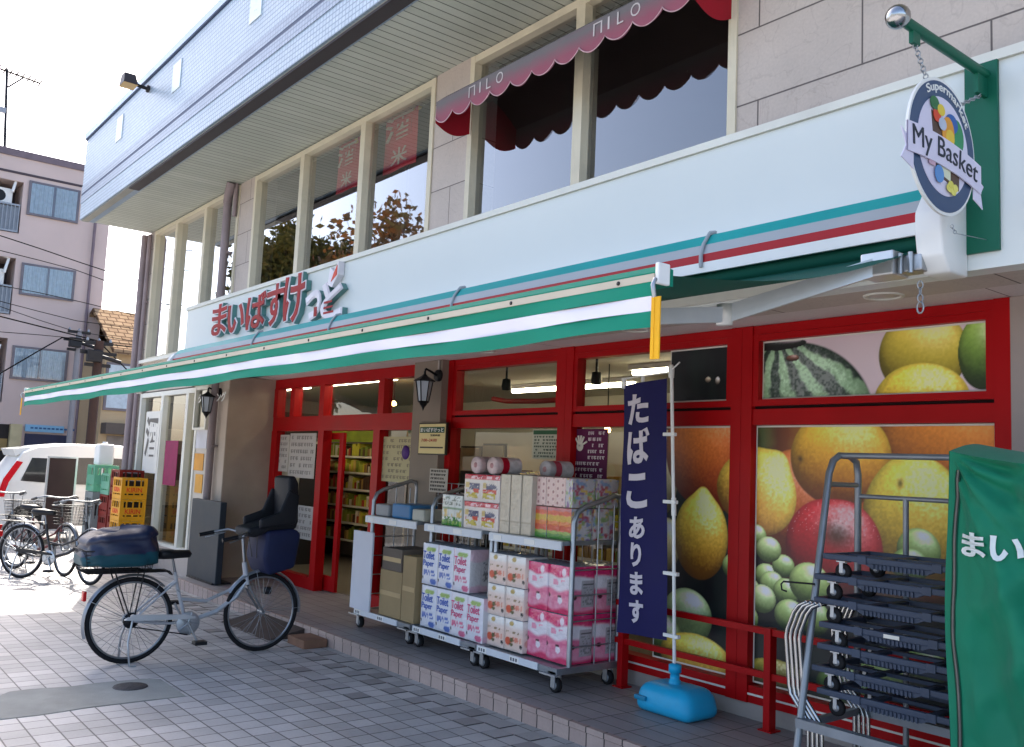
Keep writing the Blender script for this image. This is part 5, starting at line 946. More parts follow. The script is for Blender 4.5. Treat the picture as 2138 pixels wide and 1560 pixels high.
# ------------------------------------------------------------------ bicycles
M_tyre=mat('tyre','#17171a',.85,0,.2,12); M_rim=mat('rim','#85888c',.35,.8,.05,6); M_spoke=mat('spoke','#8a8d91',.35,.8,.05,6)
def bicycle(label,x,y,rz,frame_hex,steer=0.,basket=True,child=False,cover=False,tyre_hex=None,rack=True,saddle_hex='17171a'):
    t=thing('bicycle',label,'bicycle',(x,y,0),rz); r=.335; Mf=mat('frame_'+frame_hex,'#'+frame_hex,.28,.3,.08,6,spec=.6); Ms=mat('saddle_'+saddle_hex,'#'+saddle_hex,.45,0,.1,12)
    st=R(steer); hx,hz=.93,.70
    def tw(m):
        c,s=math.cos(st),math.sin(st); m.v=[(hx+.12*0+(a-hx)*c-b*s,(a-hx)*s+b*c,d) for a,b,d in m.v]
    def wheel(cx,front):
        def fin(m): 
            if front: tw(m)
            return m
        m=MB(); n=48; m.tube([(cx+(r-.016)*math.cos(2*math.pi*k/n),0,r+(r-.016)*math.sin(2*math.pi*k/n)) for k in range(n)],.019,M_tyre,8,True); w=fin(m).build('wheel',t)
        m=MB(); m.tube([(cx+(r-.038)*math.cos(2*math.pi*k/n),0,r+(r-.038)*math.sin(2*math.pi*k/n)) for k in range(n)],.010,M_rim,6,True); fin(m).build('rim',w)
        m=MB()
        for k in range(32):
            a=2*math.pi*k/32; s=1 if k%2 else -1; b=a+(.5 if (k//2)%2 else -.5); m.tube([(cx+.02*math.cos(b),s*.028,r+.02*math.sin(b)),(cx+(r-.045)*math.cos(a),0,r+(r-.045)*math.sin(a))],.0016,M_spoke,4,cap=False)
        fin(m).build('spokes',w)
        m=MB(); m.tube([(cx,-.05,r),(cx,.05,r)],.018,M_steel,10)
        if not front:
            for k,rr in enumerate((.062,.054,.046,.038)): m.lathe([(.001,-.030-k*.006),(rr,-.030-k*.006),(rr,-.033-k*.006),(.001,-.033-k*.006)],M_black,(cx,0,r),'y',18)
            m.lathe([(.001,.035),(.05,.035),(.05,.055),(.001,.055)],M_steel,(cx,0,r),'y',18)
        fin(m).build('hub',w)
    wheel(0,False); wheel(1.10,True)
    def fender(cx,a0,a1,front):
        m=MB(); n=22; R1=r+.022; vs=[];fs=[]
        for i in range(n):
            a=R(a0+(a1-a0)*i/(n-1))
            for (dy,dr) in ((-.026,-.012),(-.018,.003),(0,.007),(.018,.003),(.026,-.012)): vs.append((cx+(R1+dr)*math.cos(a),dy,r+(R1+dr)*math.sin(a)))
        for i in range(n-1):
            for j in range(4): fs.append((i*5+j,i*5+j+1,i*5+j+6,i*5+j+5))
        m.add(vs,fs,mat('fender_steel','#8b8e93',.35,.6,.06,8),True)
        for a in (a0+8,(a0+a1)/2+30):
            for s in (-1,1): m.tube([(cx,s*.05,r),(cx+R1*math.cos(R(a)),s*.024,r+R1*math.sin(R(a)))],.0025,M_steel,4)
        if front: tw(m)
        m.build('fender',t)
    fender(0,45,200,False); fender(1.10,-5+0,150,True)
    m=MB(); BBx,BBz=.45,.285
    m.tube([(BBx,0,BBz),(.36,0,.56),(.325,0,.70)],.016,Mf,10); m.tube([(.945,0,.60),(.86,0,.47),(.70,0,.36),(BBx,0,BBz)],.020,Mf,10); m.tube([(.935,0,.66),(.80,0,.53),(.60,0,.45),(.385,0,.48)],.014,Mf,10); m.tube([(.955,0,.57),(.915,0,.76)],.022,Mf,12)
    for s in (-1,1): m.tube([(.345,s*.02,.63),(.15,s*.045,.47),(0,s*.06,r)],.009,Mf,8); m.tube([(BBx,s*.02,BBz),(.2,s*.05,.30),(0,s*.06,r)],.010,Mf,8)
    m.tube([(BBx,-.04,BBz),(BBx,.04,BBz)],.025,Mf,12); m.build('frame',t)
    m=MB()
    for s in (-1,1): m.tube([(.96,s*.045,.55),(1.0,s*.055,.48),(1.10,s*.05,r)],.010,M_rim,8)
    m.tube([(.96,-.045,.55),(.96,.045,.55)],.016,M_rim,8); tw(m); m.build('fork',t)
    m=MB(); m.tube([(.915,0,.76),(.885,0,.97),(.90,0,1.0)],.013,M_rim,8); m.tube([(.62,-.27,.98),(.72,-.27,1.0),(.83,-.20,1.03),(.90,-.06,1.01),(.90,.06,1.01),(.83,.20,1.03),(.72,.27,1.0),(.62,.27,.98)],.011,M_rim,8)
    for s in (-1,1): m.tube([(.60,s*.27,.975),(.73,s*.27,1.0)],.017,M_black,8); m.tube([(.73,s*.25,.985),(.82,s*.23,1.0),(.66,s*.285,.955)],.006,M_steel,5); m.tube([(.82,s*.22,1.02),(.97,s*.10,1.02),(1.0,s*.05,.80)],.003,M_black,4)
    tw(m); m.build('handlebar',t)
    m=MB(); m.tube([(.325,0,.70),(.295,0,.82)],.012,M_rim,8); m.build('seat_post',t)
    m=MB(); sp=[(-.14,.085),(-.10,.115),(-.02,.105),(.06,.05),(.14,.03),(.16,.015),(.16,-.015),(.14,-.03),(.06,-.05),(-.02,-.105),(-.10,-.115),(-.14,-.085)]
    vs=[(.29+a*.88,b*.85,.875+.012*(a<-.05)) for a,b in sp]+[(.29+a,b,.845+.012*(a<-.05)) for a,b in sp]+[(.29+a*.9,b*.8,.815) for a,b in sp]; n=len(sp)
    m.add(vs,[tuple(range(n))]+[(k*n+i,(k+1)*n+i,(k+1)*n+(i+1)%n,k*n+(i+1)%n) for k in range(2) for i in range(n)]+[tuple(range(3*n-1,2*n-1,-1))],Ms,True); m.build('saddle',t)
    m=MB(); m.lathe([(.03,-.052),(.092,-.052),(.096,-.049),(.092,-.046),(.03,-.046)],M_steel,(BBx,0,BBz),'y',28)
    for a in range(5): m.tube([(BBx,-.049,BBz),(BBx+.09*math.cos(a*1.257),-.049,BBz+.09*math.sin(a*1.257))],.008,M_steel,5)
    m.tube([(BBx,-.06,BBz),(BBx,.06,BBz)],.014,M_steel,8); m.tube([(BBx,-.06,BBz),(BBx+.08,-.075,BBz-.15)],.010,M_steel,6); m.tube([(BBx,.06,BBz),(BBx-.08,.075,BBz+.15)],.010,M_steel,6); m.build('crank',t)
    for s,dx,dz in ((-1,.08,-.15),(1,-.08,.15)): 
        m=MB(); m.box((BBx+dx-.05,s*.08,BBz+dz-.014),(BBx+dx+.05,s*.17,BBz+dz+.014),M_black,.006); m.build('pedal',t)
    m=MB(); m.prism([(-.06,.345),(.0,.385),(.42,.36),(.50,.34),(.50,.325),(.40,.325),(.05,.335)],-.075,-.040,M_alu if frame_hex!='1c1c22' else M_black,'y'); m.tube([(.0,-.058,r-.045),(.45,-.058,BBz-.09)],.005,M_black,5); m.build('chain_guard',t)
    m=MB()
    for s in (-1,1): m.tube([(0,s*.07,r),(-.03,s*.10,.18),(-.02,s*.15,.008),(.03,s*.155,.005)],.009,M_steel,6)
    m.tube([(-.025,-.13,.1),(-.025,.13,.1)],.006,M_steel,5); m.build('kickstand',t)
    m=MB(); m.lathe([(.001,0),(.030,0),(.036,.05),(.034,.06),(.001,.062)],M_black,(1.14,.07,.50),'x',14); m.lathe([(.001,.063),(.032,.063)],mat('lamp_lens','#d8dad6',.1),(1.14,.07,.50),'x',14); tw(m); m.build('head_lamp',t)
    if rack:
        m=MB(); 
        for s in (-.07,-.025,.025,.07): m.tube([(-.30,s,.715),(.26,s,.715),(.30,s*.3,.68)],.006,M_black,5)
        for q in (-.3,-.12,.06,.24): m.tube([(q,-.07,.715),(q,.07,.715)],.006,M_black,5)
        for s in (-1,1): m.tube([(-.16,s*.07,.715),(-.01,s*.065,r)],.006,M_black,5); m.tube([(.06,s*.07,.715),(.01,s*.065,r)],.006,M_black,5)
        m.build('rear_rack',t)
    m=MB(); m.box((-.372,-.03,.50),(-.345,.03,.575),mat('reflector','#b01418',.2,0,.05,5),.008); m.build('reflector',t)
    def wire_basket(x0,x1,yw,z0,z1,fl,Mw,name,turn):
        m=MB(); yb=yw*.82
        for k in range(7):
            q=k/6; z=z0+(z1-z0)*q; y_=yb+(yw-yb)*q; xa=x0+.03*(1-q); xb=x1-fl*(1-q); m.tube([(xa,-y_,z),(xb,-y_,z),(xb,y_,z),(xa,y_,z)],.0028 if k<6 else .006,Mw,4,True)
        for k in range(10):
            q=k/9; m.tube([(x0+.03+(x1-fl-x0-.03)*q,-yb,z0),(x0+(x1-x0)*q,-yw,z1)],.0025,Mw,4); m.tube([(x0+.03+(x1-fl-x0-.03)*q,yb,z0),(x0+(x1-x0)*q,yw,z1)],.0025,Mw,4)
            m.tube([(x0+.03,-yb+2*yb*q,z0),(x0,-yw+2*yw*q,z1)],.0025,Mw,4); m.tube([(x1-fl,-yb+2*yb*q,z0),(x1,-yw+2*yw*q,z1)],.0025,Mw,4); m.tube([(x0+.03,-yb+2*yb*q,z0),(x1-fl,-yb+2*yb*q,z0)],.0025,Mw,4)
        if turn: tw(m)
        return m.build(name,t)
    if basket: wire_basket(1.0,1.34,.19,.68,.92,.06,M_black,'front_basket',True)
    if cover:
        wire_basket(-.42,.10,.20,.725,.90,.02,M_black,'rear_basket',False)
        def cv(u,v):
            a=2*math.pi*u; sx=.30*np.sign(np.cos(a))*np.abs(np.cos(a))**.55; sy=.225*np.sign(np.sin(a))*np.abs(np.sin(a))**.55
            pr=np.where(v<.75,1+.05*np.sin(v*6)-.12*(v<.05),np.sqrt(np.clip(1-((v-.75)/.25)**2,0,1))*.98+.02); hh=.78+np.where(v<.75,v/.75*.20,.20+.075*np.sin((v-.75)/.25*np.pi/2))
            wr=1+.06*(fnoise(np.cos(a)*2+9,np.sin(a)*2+v*5,1.5,3)-.5)+.025*np.sin(a*9+v*8); return -.14+sx*.92*pr*wr, sy*pr*wr, hh+.05*(fnoise(np.cos(a)*pr*2+5,np.sin(a)*pr*2+5,1.,8)-.5)+.045*np.cos(a)*v
        m=MB(); m.grid(cv,60,26,mat('cover_navy','#0f1836',.45,0,.15,8,spec=.6),True); wpoly=m.build('basket_cover',t)
        m=MB(); m.grid(lambda u,v: tuple(q*k for q,k in zip(cv(u,v*.36),(1.006,1.01,1.0))),60,8,mat('cover_teal','#0d3f4a',.5,0,.15,8),True); m.v=[(a-.0,b,c-.004) for a,b,c in m.v]; m.build('cover_skirt',wpoly)
    if child:
        Mc=mat('seat_black','#14151b',.6,0,.15,6,bump=.1,bscale=90); Mn=mat('seat_navy','#111a3c',.65,0,.12,6)
        m=MB(); m.rprism([(1.30,.72),(1.34,1.02),(1.28,1.06),(1.02,1.04),(1.0,.80),(1.06,.66)],-.20,.20,Mn,.035,3); tw(m); m.build('front_bag',t)
        m=MB(); pr=[(.86,1.0),(.92,.98),(1.05,1.03),(1.30,1.05),(1.32,1.12),(1.30,1.45),(1.26,1.52),(1.20,1.50),(1.22,1.16),(.95,1.08),(.87,1.06)]
        m.rprism(pr,-.16,.16,Mc,.022,3); m.rprism([(.95,1.06),(1.28,1.10),(1.30,1.35),(1.2,1.40),(1.12,1.2),(.95,1.14)],-.20,-.155,Mc,.018,3); m.rprism([(.95,1.06),(1.28,1.10),(1.30,1.35),(1.2,1.40),(1.12,1.2),(.95,1.14)],.155,.20,Mc,.018,3); tw(m); m.build('child_seat',t)
    return t
bicycle('silver bicycle with a covered rear basket parked facing the shop in the shade',-7.63,2.29,R(90),'a9adb3',0,False,True,True)
bicycle('black bicycle parked in the sun with its front wheel turned to the shop',-13.08,2.52,R(37),'1c1c22',-22,False,False,False)
bicycle('dark red bicycle with a wire front basket behind the black bicycle',-14.1,2.62,R(24),'5a1c20',-12,True,False,False)
bicycle('silver bicycle farthest left beside the white car',-15.3,2.30,R(20),'9aa0a8',0,True,False,False)
# ------------------------------------------------------------------ crates, jug and boards at the corner
def crate(x,y,z,lx,ly,h,hexc,label,text=None,ink=None,group='plastic bottle crates at the corner',rz=0.,trans=False):
    t=thing('bottle_crate',label,'crate',(x,y,z),rz,group); mt=mat('crate_'+hexc,'#'+hexc,.4,0,.08,5,trans=.35 if trans else 0); m=MB(); w_=.012
    m.box((0,0,0),(lx,ly,.012),mt)
    for (a,b) in ((0,0),(lx-.05,0),(0,ly-.05),(lx-.05,ly-.05)): m.box((a,b,.0121),(a+.05,b+.05,h),mt)
    for (z0,z1) in ((.0122,h*.20),(h*.27,h*.62),(h*.9,h-.001)):
        m.box((.0501,0,z0),(lx-.0501,w_,z1),mt); m.box((.0501,ly-w_,z0),(lx-.0501,ly,z1),mt); m.box((0,.0501,z0),(w_,ly-.0501,z1),mt); m.box((lx-w_,.0501,z0),(lx,ly-.0501,z1),mt)
    for k in range(1,4):
        m.box((lx*k/4-.012,.001,h*.2),(lx*k/4+.012,w_-.001,h*.9),mt); m.box((.001,ly*k/4-.01,h*.2),(w_-.001,ly*k/4+.01,h*.9),mt); m.box((lx-w_+.001,ly*k/4-.01,h*.2),(lx-.001,ly*k/4+.01,h*.9),mt)
    m.box((.014,.014,.0125),(lx-.014,ly-.014,h*.86),mat('crate_inside','#241a14',.8,0,.3,20)) if not trans else None
    m.build('body',t)
    if text: m=MB(); m.text(text,(lx+.001,ly*.2,h*.33),(0,1,0),(0,0,1),ly*.6,h*.22,mat('crate_ink_'+ink,'#'+ink,.5),.002,.02); m.build('lettering',t); m=MB(); m.text(text,(lx*.2,-.001,h*.33),(1,0,0),(0,0,1),lx*.6,h*.22,mat('crate_ink_'+ink,'#'+ink,.5),.002,.02); m.build('lettering',t)
    if not trans:
        m=MB()
        for i in range(4):
            for j in range(3): m.tube([(lx*(i+.5)/4,ly*(j+.5)/3,h*.86),(lx*(i+.5)/4,ly*(j+.5)/3,h-.01)],.018,mat('bottle_cap','#9aa0a5' if hexc!='d9981c' else '#b9bcc0',.4,.3),8)
        m.build('bottle_tops',t)
    return t
yy=3.97
for k,n_ in enumerate(('bottom','second','third','top')): crate(-14.62,yy,.002+k*.318,.46,.37,.315,'d9981c','yellow beer crate with red lettering, %s of the yellow stack'%n_,'KIRIN','d8401c')
for k,n_ in enumerate(('bottom','second','third','top')): crate(-15.11,4.06,.002+k*.345,.46,.37,.34,'7a1f18','dark red beer crate, %s of the stack behind the yellow crates'%n_)
for k,n_ in enumerate(('bottom','second','upper')): crate(-15.60,4.05,.002+k*.322,.46,.37,.32,'7f2118','dark red beer crate, %s of the stack under the green crates'%n_)
crate(-15.60,4.05,.97,.46,.37,.33,'86c4a6','clear green crate on top of the red stack, right one',None,None,'clear green crates at the corner',0,True); crate(-16.10,3.95,1.0,.46,.37,.42,'7cc0a0','clear green crate with the white jug on it, left one',None,None,'clear green crates at the corner',0,True)
crate(-16.10,3.95,.002,.46,.37,.99,'8a8f8c','tall grey crate carrying the left clear green crate',None,None)
jg=thing('white_jug','white plastic container standing on the left green crate','container',(-15.87,4.13,1.425)); m=MB(); m.box((-.15,-.12,0),(.15,.12,.34),M_whitepl,.03); m.lathe([(.04,.34),(.04,.38),(.001,.38)],M_whitepl,(0,0,0),'z',12); m.build('body',jg)
sb=thing('standing_board','dark brown board in a pale frame standing beside the white car','standing board',(-16.6,3.3,0)); m=MB()
a=onX(100,952,-16.6); b=onX(153,1066,-16.6)
m.box((-16.62,a.y,0),(-16.58,a.y+.03,a.z),M_alu); m.box((-16.62,b.y-.03,0),(-16.58,b.y,a.z),M_alu); m.box((-16.62,a.y+.03,a.z-.03),(-16.58,b.y-.03,a.z),M_alu); m.box((-16.62,a.y+.03,.3),(-16.58,b.y-.03,.33),M_alu); m.box((-16.9,a.y,0),(-16.3,a.y+.03,.03),M_alu); m.box((-16.9,b.y-.03,0),(-16.3,b.y,.03),M_alu); wpart(m,'frame',sb)
m=MB(); m.box((-16.61,a.y+.031,.331),(-16.59,b.y-.031,a.z-.031),mat('board_brown','#3a2a28',.5,0,.1,5)); wpart(m,'panel',sb)
# sale banner and leaflets in the liquor shop window
m=MB(); xa=onY(305,860,4.43).x; xb=onY(341,860,4.43).x
ban=thing('window_banner','white vertical poster with a large dark sake character in the corner window','poster',((xa+xb)/2,4.43,1.5)); m=MB(); m.box((xa+.05,4.425,1.35),(xb-.1,4.432,2.30),M_paper); wpart(m,'sheet',ban)
m=MB(); m.text('酒',(xa+.10,4.422,1.60),(1,0,0),(0,0,1),xb-xa-.28,.62,mat('banner_dark','#6e6a63',.7),.002,.03); wpart(m,'lettering',ban)
m=MB(); m.text('クリーニング',(onY(412,845,4.37).x,4.375,2.36),(1,0,0),(0,0,1),1.0,.13,M_whitepl,.003,.03); tag(m.build('window_lettering'),'white cleaning shop lettering at the top of the window by the downpipe','window lettering')
m=MB(); m.text('SALE',(onY(350,880,4.5).x,4.44,1.95),(1,0,0),(0,0,1),.75,.30,mat('magenta','#8c2a52',.6),.002,.02) if 0 else m.box((-13.8,4.44,1.2),(-13.25,4.446,1.85),mat('magenta','#8c2a52',.7,0,.15,6)); tag(m.build('window_poster'),'magenta poster inside the middle liquor shop pane','poster')
for (x0,x1,z0,z1,hx,lab) in ((-12.66,-12.13,1.75,2.05,'c9c9cf','white sheet high on the pale pillar'),(-12.55,-12.2,1.45,1.68,'d69a4a','orange printed sheet in the middle of the pale pillar'),(-12.45,-12.18,1.15,1.40,'d9a04a','small orange sheet just above the dark board')):
    m=MB(); m.box((x0 if x0>-12.54 else -12.54,4.440,z0),(x1,4.446,z1),mat('sheet_'+hx,'#'+hx,.7,0,.08,6)); tag(m.build('paper_sheet'),lab,'paper sheet')
a=onY(405,1040,4.2); b=onY(458,1180,4.2); m=MB(); m.box((a.x,4.18,.13),(b.x-.05,4.26,a.z),mat('slate','#2b333b',.5,0,.1,5),.01); m.box((a.x+.05,4.16,.121),(b.x-.1,4.40,.14),M_black); tag(m.build('sign_stand'),'dark grey upright sign stand before the pale pillar','sign stand')
# ------------------------------------------------------------------ white car
def car(label,X,Y):
    t=thing('parked_car',label,'car',(X-.75,Y+1.7,0)); Mw=mat('car_white','#d8d8d4',.2,0,.03,2,spec=.7); Mg=mat('car_window','#1d2224',.08,0,.1,3,spec=.8)
    prof=[(0,.30),(-.02,.55),(.0,.90),(.10,1.10),(.38,1.56),(.60,1.66),(1.1,1.73),(2.0,1.74),(2.45,1.64),(2.95,1.14),(3.38,.98),(3.42,.60),(3.40,.30)]
    low=[]
    m=MB(); n=len(prof); xs=[(0,1.),(-.06,1.)]; W=1.5
    def ins(b): return .0 if b<1.0 else (b-1.0)*.16
    ring=lambda f: [(X-(f*W if True else 0),Y+a,b) for a,b in prof]
    L=[(X-ins(b),Y+a,b) for a,b in prof]; Rr=[(X-W+ins(b),Y+a,b) for a,b in prof]; ML=[(X-ins(b)-.10,Y+a,b+(.025 if b>1.5 else 0)) for a,b in prof]; MR=[(X-W+ins(b)+.10,Y+a,b+(.025 if b>1.5 else 0)) for a,b in prof]
    vs=L+ML+MR+Rr; fs=[tuple(range(n))[::-1],tuple(range(3*n,4*n))]
    for k in range(3):
        for i in range(n): j=(i+1)%n; fs.append((k*n+i,k*n+j,(k+1)*n+j,(k+1)*n+i))
    m.add(vs,fs,Mw); wpart(m,'body',t)
    def side(poly,name,mt,d=.006):
        mm=MB(); p=[(X-ins(b)+d,Y+a,b) for a,b in poly]; q=[(X-ins(b)-.004,Y+a,b) for a,b in poly]; k=len(poly); mm.add(p+q,[tuple(range(k))]+[(i,i+k,(i+1)%k+k,(i+1)%k) for i in range(k)],mt); return wpart(mm,name,t)
    side([(.36,1.08),(.85,1.05),(.85,1.48),(.52,1.48)],'side_window',Mg); side([(.92,1.05),(1.62,1.03),(1.62,1.52),(.92,1.50)],'side_window',Mg); side([(1.70,1.03),(2.75,1.03),(2.42,1.50),(1.70,1.53)],'side_window',Mg)
    side([(.02,.80),(.13,.80),(.18,1.05),(.38,1.40),(.28,1.42),(.09,1.10)],'tail_light',mat('tail_red','#c01522',.2,0,.06,5)); side([(.13,.86),(.17,.86),(.20,1.0),(.17,1.0)],'tail_light',mat('tail_clear','#c9d9de',.15),.012)
    for a in (.88,1.66,2.78): side([(a,.42),(a+.012,.42),(a+.012,1.0),(a,1.0)],'door_seam',mat('seam','#5a5a58',.8),.002)
    side([(1.45,.95),(1.58,.95),(1.58,.98),(1.45,.98)],'door_handle',Mw,.03)
    for cy_ in (.55,2.80):
        mm=MB(); mm.lathe([(.001,-.02),(.345,-.02),(.345,.012),(.001,.012)],mat('wheel_arch','#0c0c0d',.9),(X-.008,Y+cy_,.36),'x',26); wpart(mm,'wheel_arch',t)
        mm=MB(); mm.lathe([(.18,.0),(.20,.02),(.27,.03),(.285,.0),(.285,-.15),(.001,-.15)],M_rubber,(X+.004,Y+cy_,.285),'x',26); o=wpart(mm,'wheel',t); mm=MB(); mm.lathe([(.001,.02),(.05,.025),(.17,.012),(.182,.0)],M_alu,(X+.008,Y+cy_,.285),'x',22); wpart(mm,'hub_cap',o)
    mm=MB(); mm.prism([(Y+.28,1.50),(Y+.50,1.62),(Y-.0+.50,1.66),(Y+.22,1.62)],X-1.3,X-.2,Mw,'x'); wpart(mm,'spoiler',t); return t
car('white small hatchback car parked across the side street with a red tail light',-17.6,2.90)
# ------------------------------------------------------------------ apartment block across the side street
AXp=-34.0; Ma_w=mat('apartment_wall','#c4b0a8',.8,0,.07,.6,bump=.15,bscale=40); Ma_d=mat('apartment_dark','#4a4146',.8,0,.1,1)
ab=thing('apartment_block','mauve four storey apartment block with balconies behind the white car','building',(AXp-4,4,0))
def ax(px,py): return onX(px,py,AXp)
top_z=ax(85,325).z; ye=ax(190,640).y+.35; y_b=ax(45,430).y
fl=[(ax(5,372).z,ax(5,482).z),(ax(5,535).z,ax(5,655).z),(ax(5,705).z,ax(5,840).z)]
m=MB()
m.box((AXp-10,y_b,0),(AXp,ye,top_z),Ma_w)
zs_=[0.]+[q for a,b in fl[::-1] for q in (b,a)]+[top_z]
m.box((AXp-10,y_b-2.6,fl[0][0]),(AXp,y_b,top_z),Ma_w); m.box((AXp-10,y_b-2.6,0),(AXp-1.4,y_b,fl[0][0]),Ma_d); m.box((AXp-10,y_b-6,0),(AXp,y_b-2.6,top_z),Ma_w)
for i in range(3): 
    lo=fl[i][1]; hi=(fl[i+1][0] if i<2 else 2.6); m.box((AXp-1.4,y_b-2.6,hi),(AXp,y_b,lo-.0 if i<2 else lo),Ma_w) if lo>hi else None
m.box((AXp-.001,y_b-6,top_z-.22),(AXp+.05,ye+.05,top_z+.02),mat('apartment_cap','#6f6268',.7)); m.box((AXp,y_b-6,fl[0][0]+.25),(AXp+.02,ye,fl[0][0]+.33),Ma_d)
wpart(m,'wall',ab)
Mcur=mat('curtain','#bcc6cb',.7,0,.12,9); Mgw=glass('apartment_glass',(.85,.9,.95),1.)
for i,(x0,x1,y0,y1) in enumerate(((62,168,376,448),(46,158,545,612),(27,143,715,785))):
    a=ax(x0,y0); b=ax(x1,y0+24); c=ax(x0,y1); ya,yb=a.y,b.y; z1=(a.z+b.z)/2; z0=z1-(a.z-c.z)
    f=MB()
    for yy_ in (ya,(ya+yb)/2-.04,yb-.08): f.box((AXp+.001,yy_,z0),(AXp+.06,yy_+.08,z1),mat('alu_dark','#6a6468',.4,.4))
    f.box((AXp+.001,ya+.08,z1-.07),(AXp+.055,yb-.08,z1),mat('alu_dark','#6a6468')); f.box((AXp+.001,ya+.08,z0),(AXp+.075,yb-.08,z0+.07),mat('alu_dark','#6a6468')); o=wpart(f,'window',ab)
    g=MB(); g.box((AXp+.003,ya+.08,z0+.07),(AXp+.03,yb-.08,z1-.07),Mcur)
    k=ya+.1
    while k<yb-.15: g.tube([(AXp+.03,k,z0+.08),(AXp+.03,k,z1-.08)],.035,Mcur,6); k+=.13
    wpart(g,'curtain',o); g=MB(); g.add([(AXp+.045+.025,ya+.08,z0+.07),(AXp+.07,yb-.08,z0+.07),(AXp+.07,yb-.08,z1-.07),(AXp+.07,ya+.08,z1-.07)],[(0,1,2,3)],Mgw); wpart(g,'pane',o)
    # balcony railing
    lo=fl[i][1]; r_=MB(); r_.box((AXp+.002,y_b-2.6,lo+.92),(AXp+.05,y_b-.05,lo+.98),M_grey); r_.box((AXp+.002,y_b-2.6,lo+.02),(AXp+.05,y_b-.05,lo+.08),M_grey); k=y_b-2.6
    while k<y_b-.05: r_.box((AXp+.015,k,lo+.08),(AXp+.035,k+.03,lo+.92),M_grey); k+=.12
    r_.box((AXp-.03,y_b-2.6,lo+.1),(AXp-.02,y_b-.05,lo+.9),mat('rail_panel','#7f8790',.5)); wpart(r_,'balcony_railing',ab)
    ac=MB(); ac.box((AXp-.6,y_b-.95,lo+1.0),(AXp-.3,y_b-.25,lo+1.55),M_whitepl,.02); ac.lathe([(.001,-.0),(.2,0)],M_black,(AXp-.297,y_b-.65,lo+1.27),'x',16); ac.tube([(AXp-.1,y_b-.3,lo+1.4),(AXp-.1,y_b-.2,lo+1.9),(AXp-.15,y_b-.5,lo+2.0)],.05,M_whitepl,8); wpart(ac,'air_conditioner',ab)
a=ax(52,905); b=ax(131,990); m=MB(); m.box((AXp+.001,a.y,0),(AXp+.05,b.y,a.z),mat('shutter_navy','#2a2f4a',.5,0,.1,4)); wpart(m,'shutter',ab)
a=ax(52,889); b=ax(131,905); m=MB(); m.box((AXp+.001,a.y,b.z),(AXp+.12,b.y,a.z+.05),mat('sign_sky','#7fb0cf',.5,0,.05,4)); 
for k in range(12): m.box((AXp+.121,a.y+.15+k*.13,b.z+.10),(AXp+.125,a.y+.24+k*.13,a.z-.03),mat('sign_ink','#2f5a86',.6))
wpart(m,'shop_sign',ab)
a=ax(20,885); b=ax(38,950); m=MB(); m.box((AXp+.001,a.y,0),(AXp+.25,b.y,a.z),mat('cream_tile','#b8ab86',.6,0,.1,4)); wpart(m,'cream_column',ab)
a=ax(0,885); m=MB(); m.box((AXp+.002,y_b-2.6,0),(AXp+.03,ax(20,885).y,a.z),mat('entrance_dark','#1f1a18',.6)); m.box((AXp+.03,y_b-2.6,1.5),(AXp+.05,ax(18,885).y,1.9),mat('entrance_lit','#8a7448',.6)); wpart(m,'entrance',ab)
m=MB(); p=ax(165,700); m.tube([(AXp+.15,p.y+.15,0),(AXp+.15,p.y+.15,top_z)],.05,mat('pipe_mauve','#75666c',.6),8); wpart(m,'downpipe',ab)
# television antenna on the roof
p=onX(14,300,-36); q=onX(14,150,-36); an=thing('tv_antenna','thin television antenna mast on the apartment roof','antenna',(-36,p.y,top_z)); m=MB(); m.tube([(-36,p.y,top_z-.2),(-36,q.y,q.z+.1)],.05,M_black,6); wpart(m,'mast',an)
m=MB(); e0=onX(-15,138,-36); e1=onX(84,174,-36); m.tube([e0,e1],.04,M_black,5)
for k in range(9): 
    c=e0.lerp(e1,k/8); m.tube([(c.x-.35,c.y,c.z),(c.x+.35,c.y,c.z)],.025,M_black,4)
m.tube([onX(17,182,-36),onX(48,163,-36)],.03,M_black,4); m.box((-36.05,q.y-.1,onX(14,232,-36).z-.1),(-35.95,q.y+.1,onX(14,232,-36).z+.1),M_grey); wpart(m,'boom',an)
# beige house beyond
HX=-31.; h0=onX(205,725,HX); h1=onX(283,672,HX); hz=onX(250,725,HX).z; ra=onX(216,725,HX); 
hb=thing('beige_house','beige house with an orange brown tiled roof between the apartment block and the shop','house',(HX-3,h0.y+3,0))
m=MB(); m.box((HX-7,h0.y+.25,0),(HX,h0.y+9,hz),mat('house_beige','#b89f7c',.8,0,.07,1,bump=.1,bscale=50)); wpart(m,'wall',hb)
rz_=h1.z+.35; m=MB(); m.prism([(HX+.45,hz-.12),(HX-2.6,rz_),(HX-2.7,rz_),(HX-7.4,hz-.12),(HX-7.4,hz-.25),(HX+.45,hz-.25)],0,1,mat('t','#000000'),'y') if 0 else None
M_rt=tilemat('roof_tiles','#a08468','#b09474','#6a5444',.30,.16,.02,'yz',.6,(0,0),.5,.6,0,stain=.3,spec=0.)
m=MB(); y0_,y1_=h0.y-.1+.45,h0.y+9.4; m.add([(HX+.45,y0_,hz-.12),(HX+.45,y1_,hz-.12),(HX-2.6,y1_,rz_+.3),(HX-2.6,y0_,rz_+.3),(HX+.45,y0_,hz-.26),(HX+.45,y1_,hz-.26),(HX-2.6,y1_,rz_+.16),(HX-2.6,y0_,rz_+.16),(HX-7.4,y0_,hz-.2),(HX-7.4,y1_,hz-.2)],[(0,1,2,3),(7,6,5,4),(0,4,5,1),(0,3,7,4),(1,5,6,2),(3,2,9,8),(7,8,9,6),(3,8,7)],M_rt); wpart(m,'roof',hb)
